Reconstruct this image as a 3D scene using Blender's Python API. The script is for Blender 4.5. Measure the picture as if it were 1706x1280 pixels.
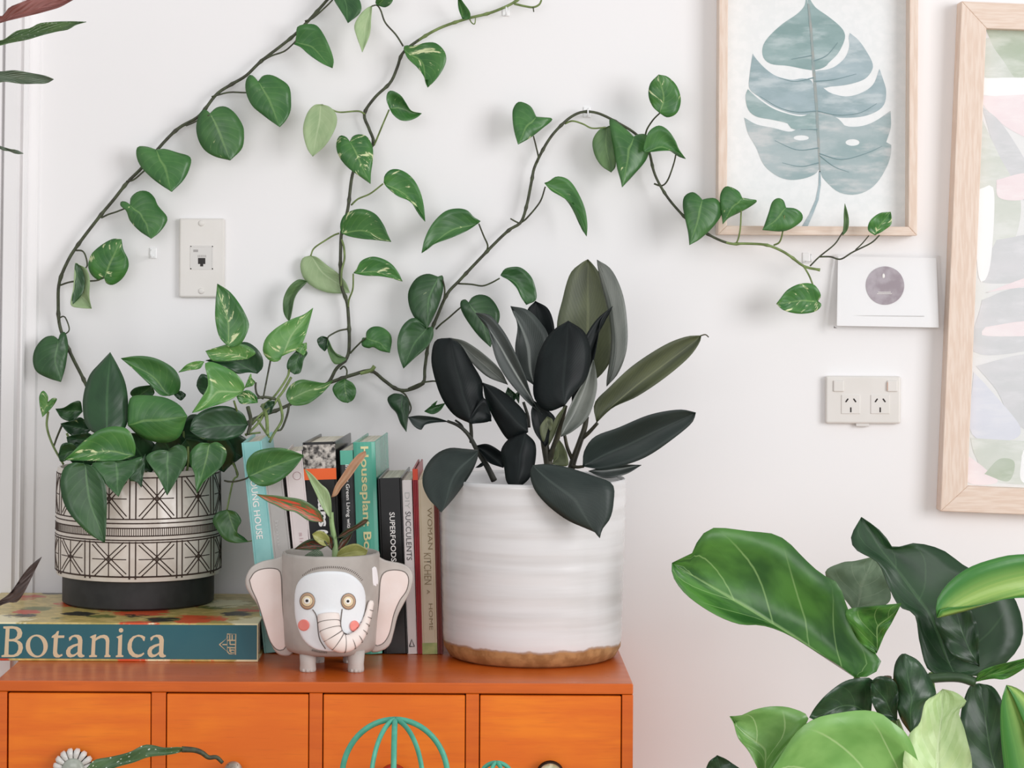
import bpy, bmesh, math, random
from mathutils import Vector, Matrix
for o in list(bpy.data.objects):
    bpy.data.objects.remove(o)
SC = bpy.context.scene
COL = SC.collection
R = random.Random(7)

# ------------------------------------------------------------------ camera, world, light
F, CX, CY, DW, CZ = 4000.0, 767.0, 460.0, 3.64, 1.381      # focal length (px), principal point, wall distance, eye height
ROLL = math.radians(0.3)
cam = bpy.data.cameras.new('camera'); camo = bpy.data.objects.new('camera', cam); COL.objects.link(camo)
cam.sensor_width = 36.0; cam.lens = F / 1706 * 36
cam.shift_x = (853 - CX) / 1706; cam.shift_y = -(640 - CY) / 1706
camo.matrix_world = Matrix.Translation((0, -DW, CZ)) @ Matrix.Rotation(math.pi / 2, 4, 'X') @ Matrix.Rotation(ROLL, 4, 'Z')
SC.camera = camo
w = bpy.data.worlds.new('world'); SC.world = w; w.use_nodes = True
bg = w.node_tree.nodes['Background']; bg.inputs[0].default_value = (0.97, 0.975, 1, 1); bg.inputs[1].default_value = 0.62
def area(name, loc, target, sx, sy, power, col=(1, 1, 1)):
    l = bpy.data.lights.new(name, 'AREA'); l.shape = 'RECTANGLE'; l.size = sx; l.size_y = sy; l.energy = power; l.color = col
    o = bpy.data.objects.new(name, l); COL.objects.link(o); o.location = loc
    o.rotation_euler = (Vector(target) - Vector(loc)).to_track_quat('-Z', 'Y').to_euler()
    return o
area('window_light', (3.5, -3.5, 2.0), (-0.15, 0, 1.2), 2.2, 2.2, 112, (0.99, 0.985, 1))
area('fill_light', (-0.7, -4.3, 1.95), (0, 0, 1.0), 2.6, 1.4, 34, (0.99, 0.99, 1))  # added frontal fill that lifts the wall near the books, not a real lamp
SC.view_settings.view_transform = 'Standard'; SC.view_settings.look = 'None'
SC.view_settings.exposure = 0.0; SC.view_settings.gamma = 1.0; SC.view_settings.use_curve_mapping = False

# ------------------------------------------------------------------ helpers
def P(px, py, d):
    """point of the place seen at photograph pixel (px, py), d metres in front of the wall"""
    D = (DW - d) / F
    dx, dz = px - CX, CY - py
    c, s = math.cos(ROLL), math.sin(ROLL)
    return Vector(((dx * c - dz * s) * D, -d, CZ + (dx * s + dz * c) * D))

def lin(h):
    out = []
    for i in (0, 2, 4):
        v = int(h[i:i + 2], 16) / 255
        out.append(v / 12.92 if v <= 0.04045 else ((v + 0.055) / 1.055) ** 2.4)
    return tuple(out) + (1,)

class NT:
    def __init__(s, name):
        s.m = bpy.data.materials.new(name); s.m.use_nodes = True; s.t = s.m.node_tree
        s.b = s.t.nodes['Principled BSDF']
    def n(s, typ, **kw):
        nd = s.t.nodes.new(typ)
        for k, v in kw.items():
            if k.startswith('i_'):
                key = k[2:]; key = int(key) if key.isdigit() else key.replace('_', ' ')
                s.put(nd.inputs[key], v)
            else: setattr(nd, k, v)
        return nd
    def put(s, sock, v):
        if isinstance(v, bpy.types.NodeSocket): s.t.links.new(v, sock)
        elif v is not None: sock.default_value = v
    def math(s, op, a, b=None, clamp=False):
        nd = s.t.nodes.new('ShaderNodeMath'); nd.operation = op; nd.use_clamp = clamp
        s.put(nd.inputs[0], a)
        if b is not None: s.put(nd.inputs[1], b)
        return nd.outputs[0]
    def mix(s, f, a, b, mode='MIX'):
        nd = s.t.nodes.new('ShaderNodeMix'); nd.data_type = 'RGBA'; nd.blend_type = mode
        s.put(nd.inputs[0], f); s.put(nd.inputs[6], a); s.put(nd.inputs[7], b)
        return nd.outputs[2]
    def step(s, v, lo, hi):
        nd = s.t.nodes.new('ShaderNodeMapRange'); nd.interpolation_type = 'SMOOTHSTEP'
        s.put(nd.inputs[0], v); nd.inputs[1].default_value = lo; nd.inputs[2].default_value = hi
        return nd.outputs[0]
    def noise(s, vec, scale, detail=3, rough=0.5):
        return s.n('ShaderNodeTexNoise', i_Vector=vec, i_Scale=scale, i_Detail=detail, i_Roughness=rough).outputs[0]
    def gen(s): return s.n('ShaderNodeTexCoord').outputs['Object']
    def scaled(s, vec, sc):
        return s.n('ShaderNodeMapping', i_Vector=vec, i_Scale=sc).outputs[0]
    def bump(s, h, strength=0.3, dist=0.002):
        s.put(s.b.inputs['Normal'], s.n('ShaderNodeBump', i_Height=h, i_Strength=strength, i_Distance=dist).outputs[0])
    def col(s, c): s.put(s.b.inputs['Base Color'], c)
    def rough(s, v): s.put(s.b.inputs['Roughness'], v)

def plain(name, c, rough=0.5, c2=None, scale=40, bump=0.0, metal=0, stretch=(1, 1, 1), spec=None):
    m = NT(name); v = m.scaled(m.gen(), stretch); n = m.noise(v, scale, 4)
    m.col(m.mix(m.step(n, 0.35, 0.65), lin(c), lin(c2 or c)))
    m.rough(rough); m.b.inputs['Metallic'].default_value = metal
    if spec is not None: m.b.inputs['Specular IOR Level'].default_value = spec
    if bump: m.bump(n, bump, 0.002)
    return m.m

def leaf_mat(name, dark, light, vein='8fb070', var=0.0, rough=0.36, midw=0.05, sidev=8, sidestr=0.10, cream='d3dca4', midstr=0.5, spots=0.0, spotcol='dfe6d8', bump=0.07, vw=(0.02, 0.10), red=None, spec=0.5, coarse=2.2):
    m = NT(name)
    uv = m.n('ShaderNodeUVMap').outputs[0]; sp = m.n('ShaderNodeSeparateXYZ', i_0=uv)
    u, v = sp.outputs[0], sp.outputs[1]
    s = m.math('MULTIPLY', m.math('ABSOLUTE', m.math('SUBTRACT', v, 0.5)), 2)
    rnd = m.n('ShaderNodeObjectInfo').outputs['Random']
    off = m.n('ShaderNodeCombineXYZ', i_0=m.math('MULTIPLY', rnd, 37.0), i_1=m.math('MULTIPLY', rnd, 91.0)).outputs[0]
    base = m.n('ShaderNodeVectorMath', operation='ADD', i_0=uv, i_1=off).outputs[0]
    n1 = m.noise(base, coarse, 3)
    c = m.mix(m.step(n1, 0.3, 0.7), lin(dark), lin(light))
    c = m.n('ShaderNodeHueSaturation', i_Value=m.math('ADD', 0.86, m.math('MULTIPLY', rnd, 0.28)), i_Color=c).outputs[0]
    diag = m.math('SUBTRACT', u, m.math('MULTIPLY', s, 0.32))
    fr = m.math('FRACT', m.math('MULTIPLY', diag, sidev))
    tri = m.math('ABSOLUTE', m.math('SUBTRACT', fr, 0.5))
    sv = m.math('SUBTRACT', 1.0, m.step(tri, vw[0], vw[1]))
    sv = m.math('MULTIPLY', sv, m.math('SUBTRACT', 1.0, m.step(s, 0.6, 0.95)))
    if red:
        rn = m.noise(m.scaled(base, (6, 9, 1)), 1.0, 4, 0.6)
        c = m.mix(m.math('MULTIPLY', m.step(rn, 0.44, 0.56), m.math('SUBTRACT', 1.0, m.step(s, 0.55, 0.85))), c, lin(red))
    c = m.mix(m.math('MULTIPLY', sv, sidestr), c, lin(vein))
    if var > 0:
        st = m.n('ShaderNodeCombineXYZ', i_0=m.math('MULTIPLY', diag, 7.5), i_1=m.math('MULTIPLY', v, 2.4), i_2=m.math('MULTIPLY', rnd, 50)).outputs[0]
        vn = m.noise(st, 1.0, 4, 0.62)
        th = 0.765 - 0.20 * var
        c = m.mix(m.math('MULTIPLY', m.step(vn, th, th + 0.07), 0.85), c, lin(cream))
    if spots > 0:
        vo = m.n('ShaderNodeTexVoronoi', i_Vector=m.scaled(base, (22, 7, 1)), i_Scale=1.0)
        c = m.mix(m.math('MULTIPLY', m.math('SUBTRACT', 1.0, m.step(vo.outputs['Distance'], 0.12, 0.22)), spots), c, lin(spotcol))
    mid = m.math('SUBTRACT', 1.0, m.step(s, midw * 0.4, midw * 1.6))
    mid = m.math('MULTIPLY', mid, m.math('SUBTRACT', 1.0, m.math('MULTIPLY', u, 0.6)))
    c = m.mix(m.math('MULTIPLY', mid, midstr), c, lin(vein))
    m.col(c); m.rough(rough)
    m.b.inputs['Specular IOR Level'].default_value = spec
    h = m.math('SUBTRACT', m.math('MULTIPLY', m.math('SUBTRACT', 0.5, tri), 0.0) if False else m.math('MULTIPLY', tri, 1.6), m.math('MULTIPLY', mid, 0.8))
    h = m.math('ADD', h, m.math('MULTIPLY', n1, 0.6))
    m.bump(h, bump, 0.0025)
    return m.m

M = {}
def wall_mat():
    m = NT('wall_paint'); n = m.noise(m.gen(), 3.0, 3); n2 = m.noise(m.gen(), 160, 2)
    m.col(m.mix(n, lin('f1f0f0'), lin('f4f2f2'))); m.rough(0.62); m.bump(n2, 0.05, 0.001); m.b.inputs['Specular IOR Level'].default_value = 0.3
    return m.m
M['wall'] = wall_mat()
M['trim'] = plain('trim_paint', 'f5f3f3', 0.4, 'f1efef', 5)
M['floor'] = plain('floor_boards', 'b9a58d', 0.45, '9f8a72', 14, 0.1, stretch=(0.15, 1.5, 1))
def orange(name, a, b, rough):
    m = NT(name); v = m.scaled(m.gen(), (3.0, 8, 30)); n = m.noise(v, 2.2, 5, 0.6); n2 = m.noise(m.gen(), 7, 3)
    fine = m.noise(m.scaled(m.gen(), (14, 40, 240)), 1.5, 3)
    c = m.mix(m.step(n, 0.3, 0.7), lin(a), lin(b)); c = m.mix(m.step(n2, 0.35, 0.7), c, lin(b))
    c = m.mix(m.math('MULTIPLY', m.step(fine, 0.55, 0.75), 0.18), c, lin('a8470f'))
    m.col(c); m.rough(m.math('ADD', rough, m.math('MULTIPLY', fine, 0.12))); m.bump(fine, 0.05, 0.001)
    return m.m
M['orange'] = orange('orange_wood', 'e37010', 'd05c0a', 0.40)
M['orange_drawer'] = orange('orange_drawer_wood', 'f0800f', 'df680a', 0.42)
M['orange_top'] = orange('orange_top_wood', 'd9681c', 'c65a14', 0.24)
M['dark_gap'] = plain('gap_shade', '3a1406', 0.7)
M['ash'] = plain('pale_ash_wood', 'ead8c9', 0.55, 'e1cab8', 9, 0.08, stretch=(30, 30, 3))
M['ash_rail'] = plain('pale_ash_wood_rail', 'ead8c9', 0.55, 'e1cab8', 9, 0.08, stretch=(3, 30, 30))
M['paper'] = plain('watercolour_paper', 'eef0f0', 0.8, 'e9ecec', 90, 0.05)
def watercolour(name, a, b, c3, seed):
    m = NT(name); g = m.n('ShaderNodeVectorMath', operation='ADD', i_0=m.gen(), i_1=(seed, seed * 2, 0)).outputs[0]
    n = m.noise(m.scaled(g, (10, 10, 22)), 1.0, 5, 0.6); n2 = m.noise(m.scaled(g, (14, 10, 48)), 1.0, 4, 0.6)
    c = m.mix(m.step(n, 0.34, 0.66), lin(a), lin(b)); c = m.mix(m.math('MULTIPLY', m.step(n2, 0.46, 0.68), 0.75), c, lin(c3))
    m.col(c); m.rough(0.8); return m.m
M['wash'] = [watercolour('watercolour_blue_green', '86a09f', '9cb3b3', 'bccacb', 1.3), watercolour('watercolour_blue_grey', '94a9ad', 'a8bac0', 'c8d2d5', 4.1), watercolour('watercolour_pale', '98adaf', 'afbdbf', 'd2d3d3', 8.8)]
M['wash_vein'] = plain('watercolour_vein', 'a3a6a2', 0.8, '93a3a3', 60)
M['plastic'] = plain('cream_plastic', 'e4e0db', 0.34, 'e1ddd7', 20)
M['plastic_side'] = plain('grey_plastic', 'dad7d3', 0.4)
M['black_hole'] = plain('socket_hole', '25211f', 0.6)
M['clear_clip'] = plain('milky_clip', 'f2f2f2', 0.2)
M['vine'] = plain('vine_bark', '4a5238', 0.55, '3a3a2c', 120)
M['vine_green'] = plain('vine_green', '7d9155', 0.5, '63743f', 80)
M['soil'] = plain('potting_soil', '2b2019', 0.95, '4a392c', 200, 0.6)
# leaves
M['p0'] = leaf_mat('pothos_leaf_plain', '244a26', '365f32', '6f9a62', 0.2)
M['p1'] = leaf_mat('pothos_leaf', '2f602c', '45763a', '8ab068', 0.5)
M['p2'] = leaf_mat('pothos_leaf_variegated', '2e642b', '487e38', '98bb70', 0.95, cream='dfe5b0')
M['p3'] = leaf_mat('pothos_leaf_marbled', '477f3a', '68984d', 'b4cd92', 0.9, cream='dbe2a8')
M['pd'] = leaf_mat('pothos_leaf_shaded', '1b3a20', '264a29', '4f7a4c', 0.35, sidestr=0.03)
M['pb'] = leaf_mat('pothos_leaf_underside', '93ad7d', 'a7bd8e', 'c6d4ac', 0.3, rough=0.6, cream='d8dfb8')
M['pg'] = leaf_mat('pothos_leaf_olive_underside', '44663a', '5d7d4a', '80a066', 0.0, rough=0.55)
M['r0'] = leaf_mat('rubber_leaf_black', '101415', '1b2121', '2d3432', 0, rough=0.42, spec=0.16, sidev=26, sidestr=0.05, midstr=0.5, bump=0.03)
M['r1'] = leaf_mat('rubber_leaf_slate', '222c29', '303a36', '4a554f', 0, rough=0.45, spec=0.35, sidev=26, sidestr=0.08, midstr=0.6, bump=0.03)
M['r2'] = leaf_mat('rubber_leaf_olive_underside', '3f4630', '585f40', '8b9068', 0, rough=0.5, sidev=22, sidestr=0.12, bump=0.05)
M['r3'] = leaf_mat('rubber_leaf_grey', '555b54', '787c74', 'a9aca4', 0, rough=0.4, sidev=24, sidestr=0.15, bump=0.03)
M['r4'] = leaf_mat('rubber_leaf_slate_rib', '252c29', '3d4541', '9aa09a', 0, rough=0.4, sidev=24, sidestr=0.15, midw=0.09, midstr=0.95, bump=0.03)
def FIG(*a, **k): return leaf_mat(*a, vw=(0.006, 0.04), coarse=4.0, **k)
M['f0'] = FIG('fig_leaf_bright', '2f6228', '5d9840', 'a8cd84', 0, rough=0.3, sidev=5, sidestr=0.5, midw=0.03, midstr=0.9, bump=0.35)  # lighter green noise patches are highlights painted into the leaf colour
M['f1'] = FIG('fig_leaf_dark', '1f3a22', '2b4b2c', '5c8055', 0, rough=0.36, sidev=5, sidestr=0.22, midw=0.03, bump=0.15)
M['f2'] = FIG('fig_leaf_pale', '66984b', '82b162', 'c3dca0', 0, rough=0.3, sidev=4, sidestr=0.45, midw=0.03, bump=0.3)
M['f3'] = FIG('fig_leaf_new', 'a9c585', 'c0d69c', 'dbe8c0', 0, rough=0.4, sidev=6, sidestr=0.3, bump=0.6)
M['f4'] = FIG('fig_leaf_grey_underside', '62775c', '788c70', '9cab90', 0, rough=0.6, sidev=5, sidestr=0.45, bump=0.4)
def dracaena():
    m = NT('corn_plant_leaf'); uv = m.n('ShaderNodeUVMap').outputs[0]; sp = m.n('ShaderNodeSeparateXYZ', i_0=uv)
    s = m.math('MULTIPLY', m.math('ABSOLUTE', m.math('SUBTRACT', sp.outputs[1], 0.5)), 2)
    n = m.noise(m.n('ShaderNodeCombineXYZ', i_0=m.math('MULTIPLY', sp.outputs[0], 0.8), i_1=m.math('MULTIPLY', sp.outputs[1], 30)).outputs[0], 1.0, 3)
    a = m.mix(m.step(s, 0.25, 0.8), lin('97b75f'), lin('3c7a33'))
    m.col(m.mix(m.math('MULTIPLY', m.step(n, 0.45, 0.65), 0.5), a, lin('5f9645'))); m.rough(0.3)
    return m.m
M['dr'] = dracaena()
M['b0'] = leaf_mat('begonia_leaf_green', '43603a', '5b7748', '84946a', 0, rough=0.42, sidev=8, sidestr=0.3, spots=0.35, bump=0.6)
M['b1'] = leaf_mat('begonia_leaf_red_underside', '7d4a42', '96605a', 'b06a66', 0, rough=0.5, sidev=8, sidestr=0.3, bump=0.6)
M['b2'] = leaf_mat('begonia_leaf_spotted', '3c5a37', '4d6b43', '6a8658', 0, rough=0.45, sidev=8, sidestr=0.02, spots=0.8, bump=0.1)
M['b3'] = leaf_mat('begonia_leaf_dark', '40332f', '54433d', '6a5650', 0, rough=0.5, sidev=8, sidestr=0.2, bump=0.5)
M['b4'] = leaf_mat('begonia_leaf_grey', '5f705a', '788671', '8f9c88', 0, rough=0.45, sidev=9, sidestr=0.4, bump=0.7)
M['a0'] = leaf_mat('aglaonema_leaf_red', '4b6b3c', '5f7a48', 'c98a70', 0, rough=0.4, red='cc4a32', midstr=0.5, sidestr=0.1)
M['a1'] = leaf_mat('aglaonema_leaf_green', '86a26c', 'a9bf8e', 'c9d8b2', 0.3, rough=0.4, sidestr=0.3)
M['a2'] = leaf_mat('aglaonema_leaf_salmon', 'a3775a', 'b98d6c', '7d7a50', 0, rough=0.4, sidestr=0.35, spots=0.4, spotcol='6f7a4a')
M['a3'] = leaf_mat('aglaonema_leaf_dark', '24341f', '36482c', '6d5040', 0, rough=0.4, red='6d2f24')
M['a4'] = leaf_mat('aglaonema_leaf_yellow', '8d8f4c', 'a8a862', 'c5c58c', 0.3, rough=0.4)

def lk(o, parent=None):
    COL.objects.link(o)
    if parent:
        o.parent = parent
        if parent.type == 'EMPTY' and not parent.get('_local'):
            o.matrix_parent_inverse = Matrix.Translation(-Vector(parent.location))
    return o
def mesh(name, vs, fs, mat, parent=None, smooth=True, uvs=None, mats=None, fm=None):
    me = bpy.data.meshes.new(name); me.from_pydata([tuple(v) for v in vs], [], fs); me.update()
    for mm in (mats or [mat]): me.materials.append(mm)
    if fm: me.polygons.foreach_set('material_index', fm)
    if uvs:
        ul = me.uv_layers.new(name='UVMap')
        for l in me.loops: ul.data[l.index].uv = uvs[l.vertex_index]
    me.polygons.foreach_set('use_smooth', [smooth] * len(me.polygons))
    return lk(bpy.data.objects.new(name, me), parent)
def thing(name, label, cat, loc, group=None, local=False, rot=None):
    o = bpy.data.objects.new(name, None); o.empty_display_size = 0.03; COL.objects.link(o); o.location = loc
    o['label'] = label; o['category'] = cat
    if group: o['group'] = group
    if local: o['_local'] = 1
    if rot: o.rotation_euler = rot
    return o
def bevel(o, w, seg=2):
    m = o.modifiers.new('bevel', 'BEVEL'); m.width = w; m.segments = seg; m.limit_method = 'ANGLE'
    return o
class MB:
    def __init__(s): s.v = []; s.f = []; s.mi = []
    def box(s, x0, x1, y0, y1, z0, z1, mi=0):
        b = len(s.v)
        s.v += [(x, y, z) for z in (z0, z1) for y in (y0, y1) for x in (x0, x1)]
        for f in ((0, 2, 3, 1), (4, 5, 7, 6), (0, 1, 5, 4), (2, 6, 7, 3), (0, 4, 6, 2), (1, 3, 7, 5)):
            s.f.append(tuple(b + i for i in f)); s.mi.append(mi)
    def tube(s, pts, rad, seg=8, cap=True, mi=0, flat=1.0):
        pts = [Vector(p) for p in pts]; n = len(pts)
        if not hasattr(rad, '__len__'): rad = [rad] * n
        b = len(s.v); up = None
        for i, p in enumerate(pts):
            t = (pts[min(i + 1, n - 1)] - pts[max(i - 1, 0)])
            t = t.normalized() if t.length > 1e-9 else Vector((0, 0, 1))
            if up is None:
                up = t.cross(Vector((0, 1, 0)))
                if up.length < 1e-3: up = t.cross(Vector((1, 0, 0)))
            a = (up - t * up.dot(t)).normalized(); up = a; c = t.cross(a)
            for k in range(seg):
                th = 2 * math.pi * k / seg
                s.v.append(tuple(p + a * (rad[i] * math.cos(th)) + c * (rad[i] * flat * math.sin(th))))
        for i in range(n - 1):
            for k in range(seg):
                k2 = (k + 1) % seg
                s.f.append((b + i * seg + k, b + i * seg + k2, b + (i + 1) * seg + k2, b + (i + 1) * seg + k)); s.mi.append(mi)
        if cap:
            s.f.append(tuple(b + k for k in reversed(range(seg)))); s.mi.append(mi)
            s.f.append(tuple(b + (n - 1) * seg + k for k in range(seg))); s.mi.append(mi)
    def lathe(s, prof, c, seg=64, mi=None):
        b = len(s.v); n = len(prof)
        for r, z in prof:
            for k in range(seg):
                th = 2 * math.pi * k / seg
                s.v.append((c[0] + r * math.cos(th), c[1] + r * math.sin(th), c[2] + z))
        for i in range(n - 1):
            for k in range(seg):
                k2 = (k + 1) % seg
                s.f.append((b + i * seg + k, b + i * seg + k2, b + (i + 1) * seg + k2, b + (i + 1) * seg + k)); s.mi.append(mi[i] if mi else 0)
        for i0, rev in ((0, True), (n - 1, False)):
            if prof[i0][0] > 1e-6:
                ring = [b + i0 * seg + k for k in range(seg)]
                s.f.append(tuple(reversed(ring)) if rev else tuple(ring)); s.mi.append((mi[min(i0, n - 2)]) if mi else 0)
    def build(s, name, mat, parent=None, smooth=True, mats=None):
        return mesh(name, s.v, s.f, mat, parent, smooth, mats=mats, fm=s.mi if mats else None)
def autosmooth(o, ang=35):
    me = o.data
    try: me.set_sharp_from_angle(angle=math.radians(ang))
    except Exception: pass
    return o
def cr(pts, n):
    """Catmull-Rom through 2-D or 3-D points, n+1 samples evenly spaced by length"""
    pts = [Vector(p) for p in pts]; dense = []
    for i in range(len(pts) - 1):
        p0 = pts[i - 1] if i else pts[0] * 2 - pts[1]; p1, p2 = pts[i], pts[i + 1]
        p3 = pts[i + 2] if i + 2 < len(pts) else pts[-1] * 2 - pts[-2]
        for k in range(8):
            t = k / 8
            dense.append(0.5 * ((2 * p1) + (p2 - p0) * t + (2 * p0 - 5 * p1 + 4 * p2 - p3) * t * t + (3 * p1 - p0 - 3 * p2 + p3) * t ** 3))
    dense.append(pts[-1]); L = [0]
    for a, b in zip(dense, dense[1:]): L.append(L[-1] + (b - a).length)
    out = []; j = 0
    for i in range(n + 1):
        q = L[-1] * i / n
        while j < len(L) - 2 and L[j + 1] < q: j += 1
        f = (q - L[j]) / max(L[j + 1] - L[j], 1e-9)
        out.append(dense[j].lerp(dense[j + 1], min(max(f, 0), 1)))
    return out
CROP = {}
def crop(k, x0, y0, s): CROP[k] = (x0, y0, s)
crop('1', 0, 0, 3.967); crop('2', 400, 0, 3.967); crop('3', 800, 0, 3.967); crop('4', 1180, 0, 3.243)
crop('5', 0, 300, 3.967); crop('6', 400, 300, 3.967); crop('7', 800, 300, 3.967); crop('8', 1180, 300, 3.243)
crop('c', 0, 560, 3.967); crop('d', 380, 600, 3.967); crop('r', 680, 420, 3.281); crop('w', 640, 740, 3.877)
crop('b', 0, 840, 3.967); crop('e', 390, 840, 4.294); crop('f', 1090, 840, 2.7695); crop('k', 380, 690, 7.108)
crop('k2', 495, 725, 6.4); crop('t', 0, 1020, 3.967); crop('E', 420, 900, 5.564); crop('px', 0, 0, 1.0)
crop('g', 380, 560, 6.093); crop('h', 290, 560, 7.11); crop('z', 60, 1230, 4.489)
def C(k, pts):
    """'x,y x,y ...' read off a magnified detail of the photograph -> photograph pixels"""
    x0, y0, s = CROP[k]
    if isinstance(pts, str): pts = [tuple(float(q) for q in p.split(',')) for p in pts.split()]
    return [Vector((x0 + p[0] / s, y0 + p[1] / s)) for p in pts]

NL = 28; SS = (-1, -0.72, -0.38, 0, 0.38, 0.72, 1)
def leaf(parent, k, base, A, tip, B, d0, d1, mat, cup=0.006, bow=0.0, mid=0.45, rip=0.0012, name='leaf'):
    b = C(k, base)[0]; t = C(k, tip)[0]
    a = cr([b] + C(k, A) + [t], NL); c = cr([b] + C(k, B) + [t], NL)
    ax = t - b; n = Vector((ax.y, -ax.x)).normalized()
    vs, uv, fs = [], [], []
    ph = R.random() * 6
    for i in range(NL + 1):
        q = i / NL; q2 = q ** 1.15
        l = b + ax * q2
        oa = (a[i] - l).dot(n); oc = (c[i] - l).dot(n)
        m = l + n * ((oa + oc) / 2 * mid * math.sin(math.pi * q))
        dm = d0 + (d1 - d0) * q2 + bow * 4 * q * (1 - q)
        for s in SS:
            e = a[i] if s > 0 else c[i]; s_ = abs(s)
            p = m.lerp(e, s_)
            d = dm + cup * (s_ ** 1.5) * (math.sin(math.pi * min(q * 0.9 + 0.08, 1)) ** 0.6) + rip * s_ * math.sin(q * 17 + ph + (2 if s > 0 else 0))
            vs.append(P(p.x, p.y, d)); uv.append((q, 0.5 + 0.5 * s))
    w_ = len(SS)
    for i in range(NL):
        for j in range(w_ - 1):
            q = i * w_ + j; fs.append((q, q + 1, q + w_ + 1, q + w_))
    o = mesh(name, vs, fs, M[mat], parent, True, uvs=uv)
    sm = o.modifiers.new('thickness', 'SOLIDIFY'); sm.thickness = 0.0007; sm.offset = 0
    return o
def stem(parent, k, pts, d, r, mat='vine', name='petiole', r1=None, knots=None, n=None, seg=6):
    """tube through photograph points; d is one depth or one per point"""
    pp = C(k, pts)
    if not hasattr(d, '__len__'): d = [d] * len(pp)
    if len(d) == 2 and len(pp) > 2: d = [d[0] + (d[1] - d[0]) * i / (len(pp) - 1) for i in range(len(pp))]
    p3 = [P(p.x, p.y, dd) for p, dd in zip(pp, d)]
    n = n or max(6, len(pp) * 5); q = cr(p3, n)
    rr = [r + ((r1 if r1 else r) - r) * i / n for i in range(n + 1)]
    if knots:
        for i in range(n + 1):
            if i % knots == knots // 2: rr[i] *= 1.35
    mb = MB(); mb.tube(q, rr, seg)
    return mb.build(name, M[mat], parent)

def poly(name, outline, d, mat, parent, k='px', n=0, holes=(), th=0.0):
    """flat print: polygon lying at one depth (curve fill handles concave outlines and holes)"""
    cu = bpy.data.curves.new(name, 'CURVE'); cu.dimensions = '2D'; cu.fill_mode = 'BOTH'; cu.extrude = th
    for ring in [outline] + list(holes):
        pts = C(k, ring)
        if n: pts = cr(pts + [pts[0]], n)[:-1]
        w3 = [P(p.x, p.y, d) for p in pts]
        sp = cu.splines.new('POLY'); sp.points.add(len(w3) - 1); sp.use_cyclic_u = True
        for q, v in zip(sp.points, w3): q.co = (v.x, v.z, 0, 1)
    o = bpy.data.objects.new(name, cu); me = bpy.data.meshes.new_from_object(o)
    bpy.data.objects.remove(o)
    for v in me.vertices: v.co = (v.co.x, -d + v.co.z, v.co.y)
    me.materials.clear(); me.materials.append(mat)
    return lk(bpy.data.objects.new(name, me), parent)
def inset(pts, a):
    n = len(pts); out = []
    area2 = sum(pts[i].x * pts[(i + 1) % n].y - pts[(i + 1) % n].x * pts[i].y for i in range(n))
    sg = 1 if area2 > 0 else -1
    for i in range(n):
        t = (pts[(i + 1) % n] - pts[i - 1]).normalized()
        out.append(pts[i] + Vector((-t.y, t.x)) * sg * a)
    return out
def slab(name, k, outline, d, th, mat, parent, n=40, rnd=4, dome=0.0):
    """thick rounded plaque with the given outline, back face d from the wall, th thick"""
    pts = C(k, outline); pts = cr(pts + [pts[0]], n)[:-1]
    rings = [(rnd * 0.7, 0), (0, th * 0.3), (0, th * 0.7), (rnd * 0.3, th * 0.93), (rnd, th)]
    vs, fs = [], []
    for a, h in rings:
        for p in inset(pts, a): vs.append(P(p.x, p.y, d + h))
    for i in range(len(rings) - 1):
        for j in range(n):
            j2 = (j + 1) % n; fs.append((i * n + j, i * n + j2, (i + 1) * n + j2, (i + 1) * n + j))
    fs.append(tuple(range(n))[::-1]); fs.append(tuple((len(rings) - 1) * n + j for j in range(n)))
    return autosmooth(mesh(name, vs, fs, mat, parent, True), 40)
def text_mesh(s, bold=0.0):
    cu = bpy.data.curves.new('lettering', 'FONT'); cu.body = s; cu.size = 1; cu.offset = bold; cu.resolution_u = 3
    o = bpy.data.objects.new('lettering', cu); me = bpy.data.meshes.new_from_object(o); bpy.data.objects.remove(o)
    xs = [v.co.x for v in me.vertices]; ys = [v.co.y for v in me.vertices]
    return me, min(xs), max(xs), min(ys), max(ys)

# ------------------------------------------------------------------ the room
def structure(o): o['kind'] = 'structure'; return o
mb = MB(); mb.box(-2.6, 2.6, 0, 0.12, 0, 2.7); structure(mb.build('wall_back', M['wall'], smooth=False))
mb = MB(); mb.box(-2.6, 2.6, -4.6, 0, -0.1, 0); structure(mb.build('floor', M['floor'], smooth=False))
mb = MB(); mb.box(-0.69, 2.6, -0.018, 0, 0, 0.12); structure(bevel(mb.build('baseboard_back', M['trim'], smooth=False), 0.004))
prof = [(-70, 0.0), (-70, 0.034), (7, 0.034), (9, 0.022), (11, 0.022), (13, 0.034), (34, 0.036), (38, 0.026), (42, 0.024), (43, 0.031), (46, 0.031), (48, 0.024), (48, 0.010), (64, 0.009), (66, 0.0)]
vs, fs = [], []
for z, pyv in ((0.0, 1980), (2.7, -990)):
    for px, d in prof:
        q = P(px - (pyv - 300) * 0.008, 460, 0); vs.append((q.x, -d, z))
n_ = len(prof)
for i in range(n_ - 1): fs.append((i, i + 1, n_ + i + 1, n_ + i))
structure(mesh('trim_1', vs, fs, M['trim'], None, False))

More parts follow.
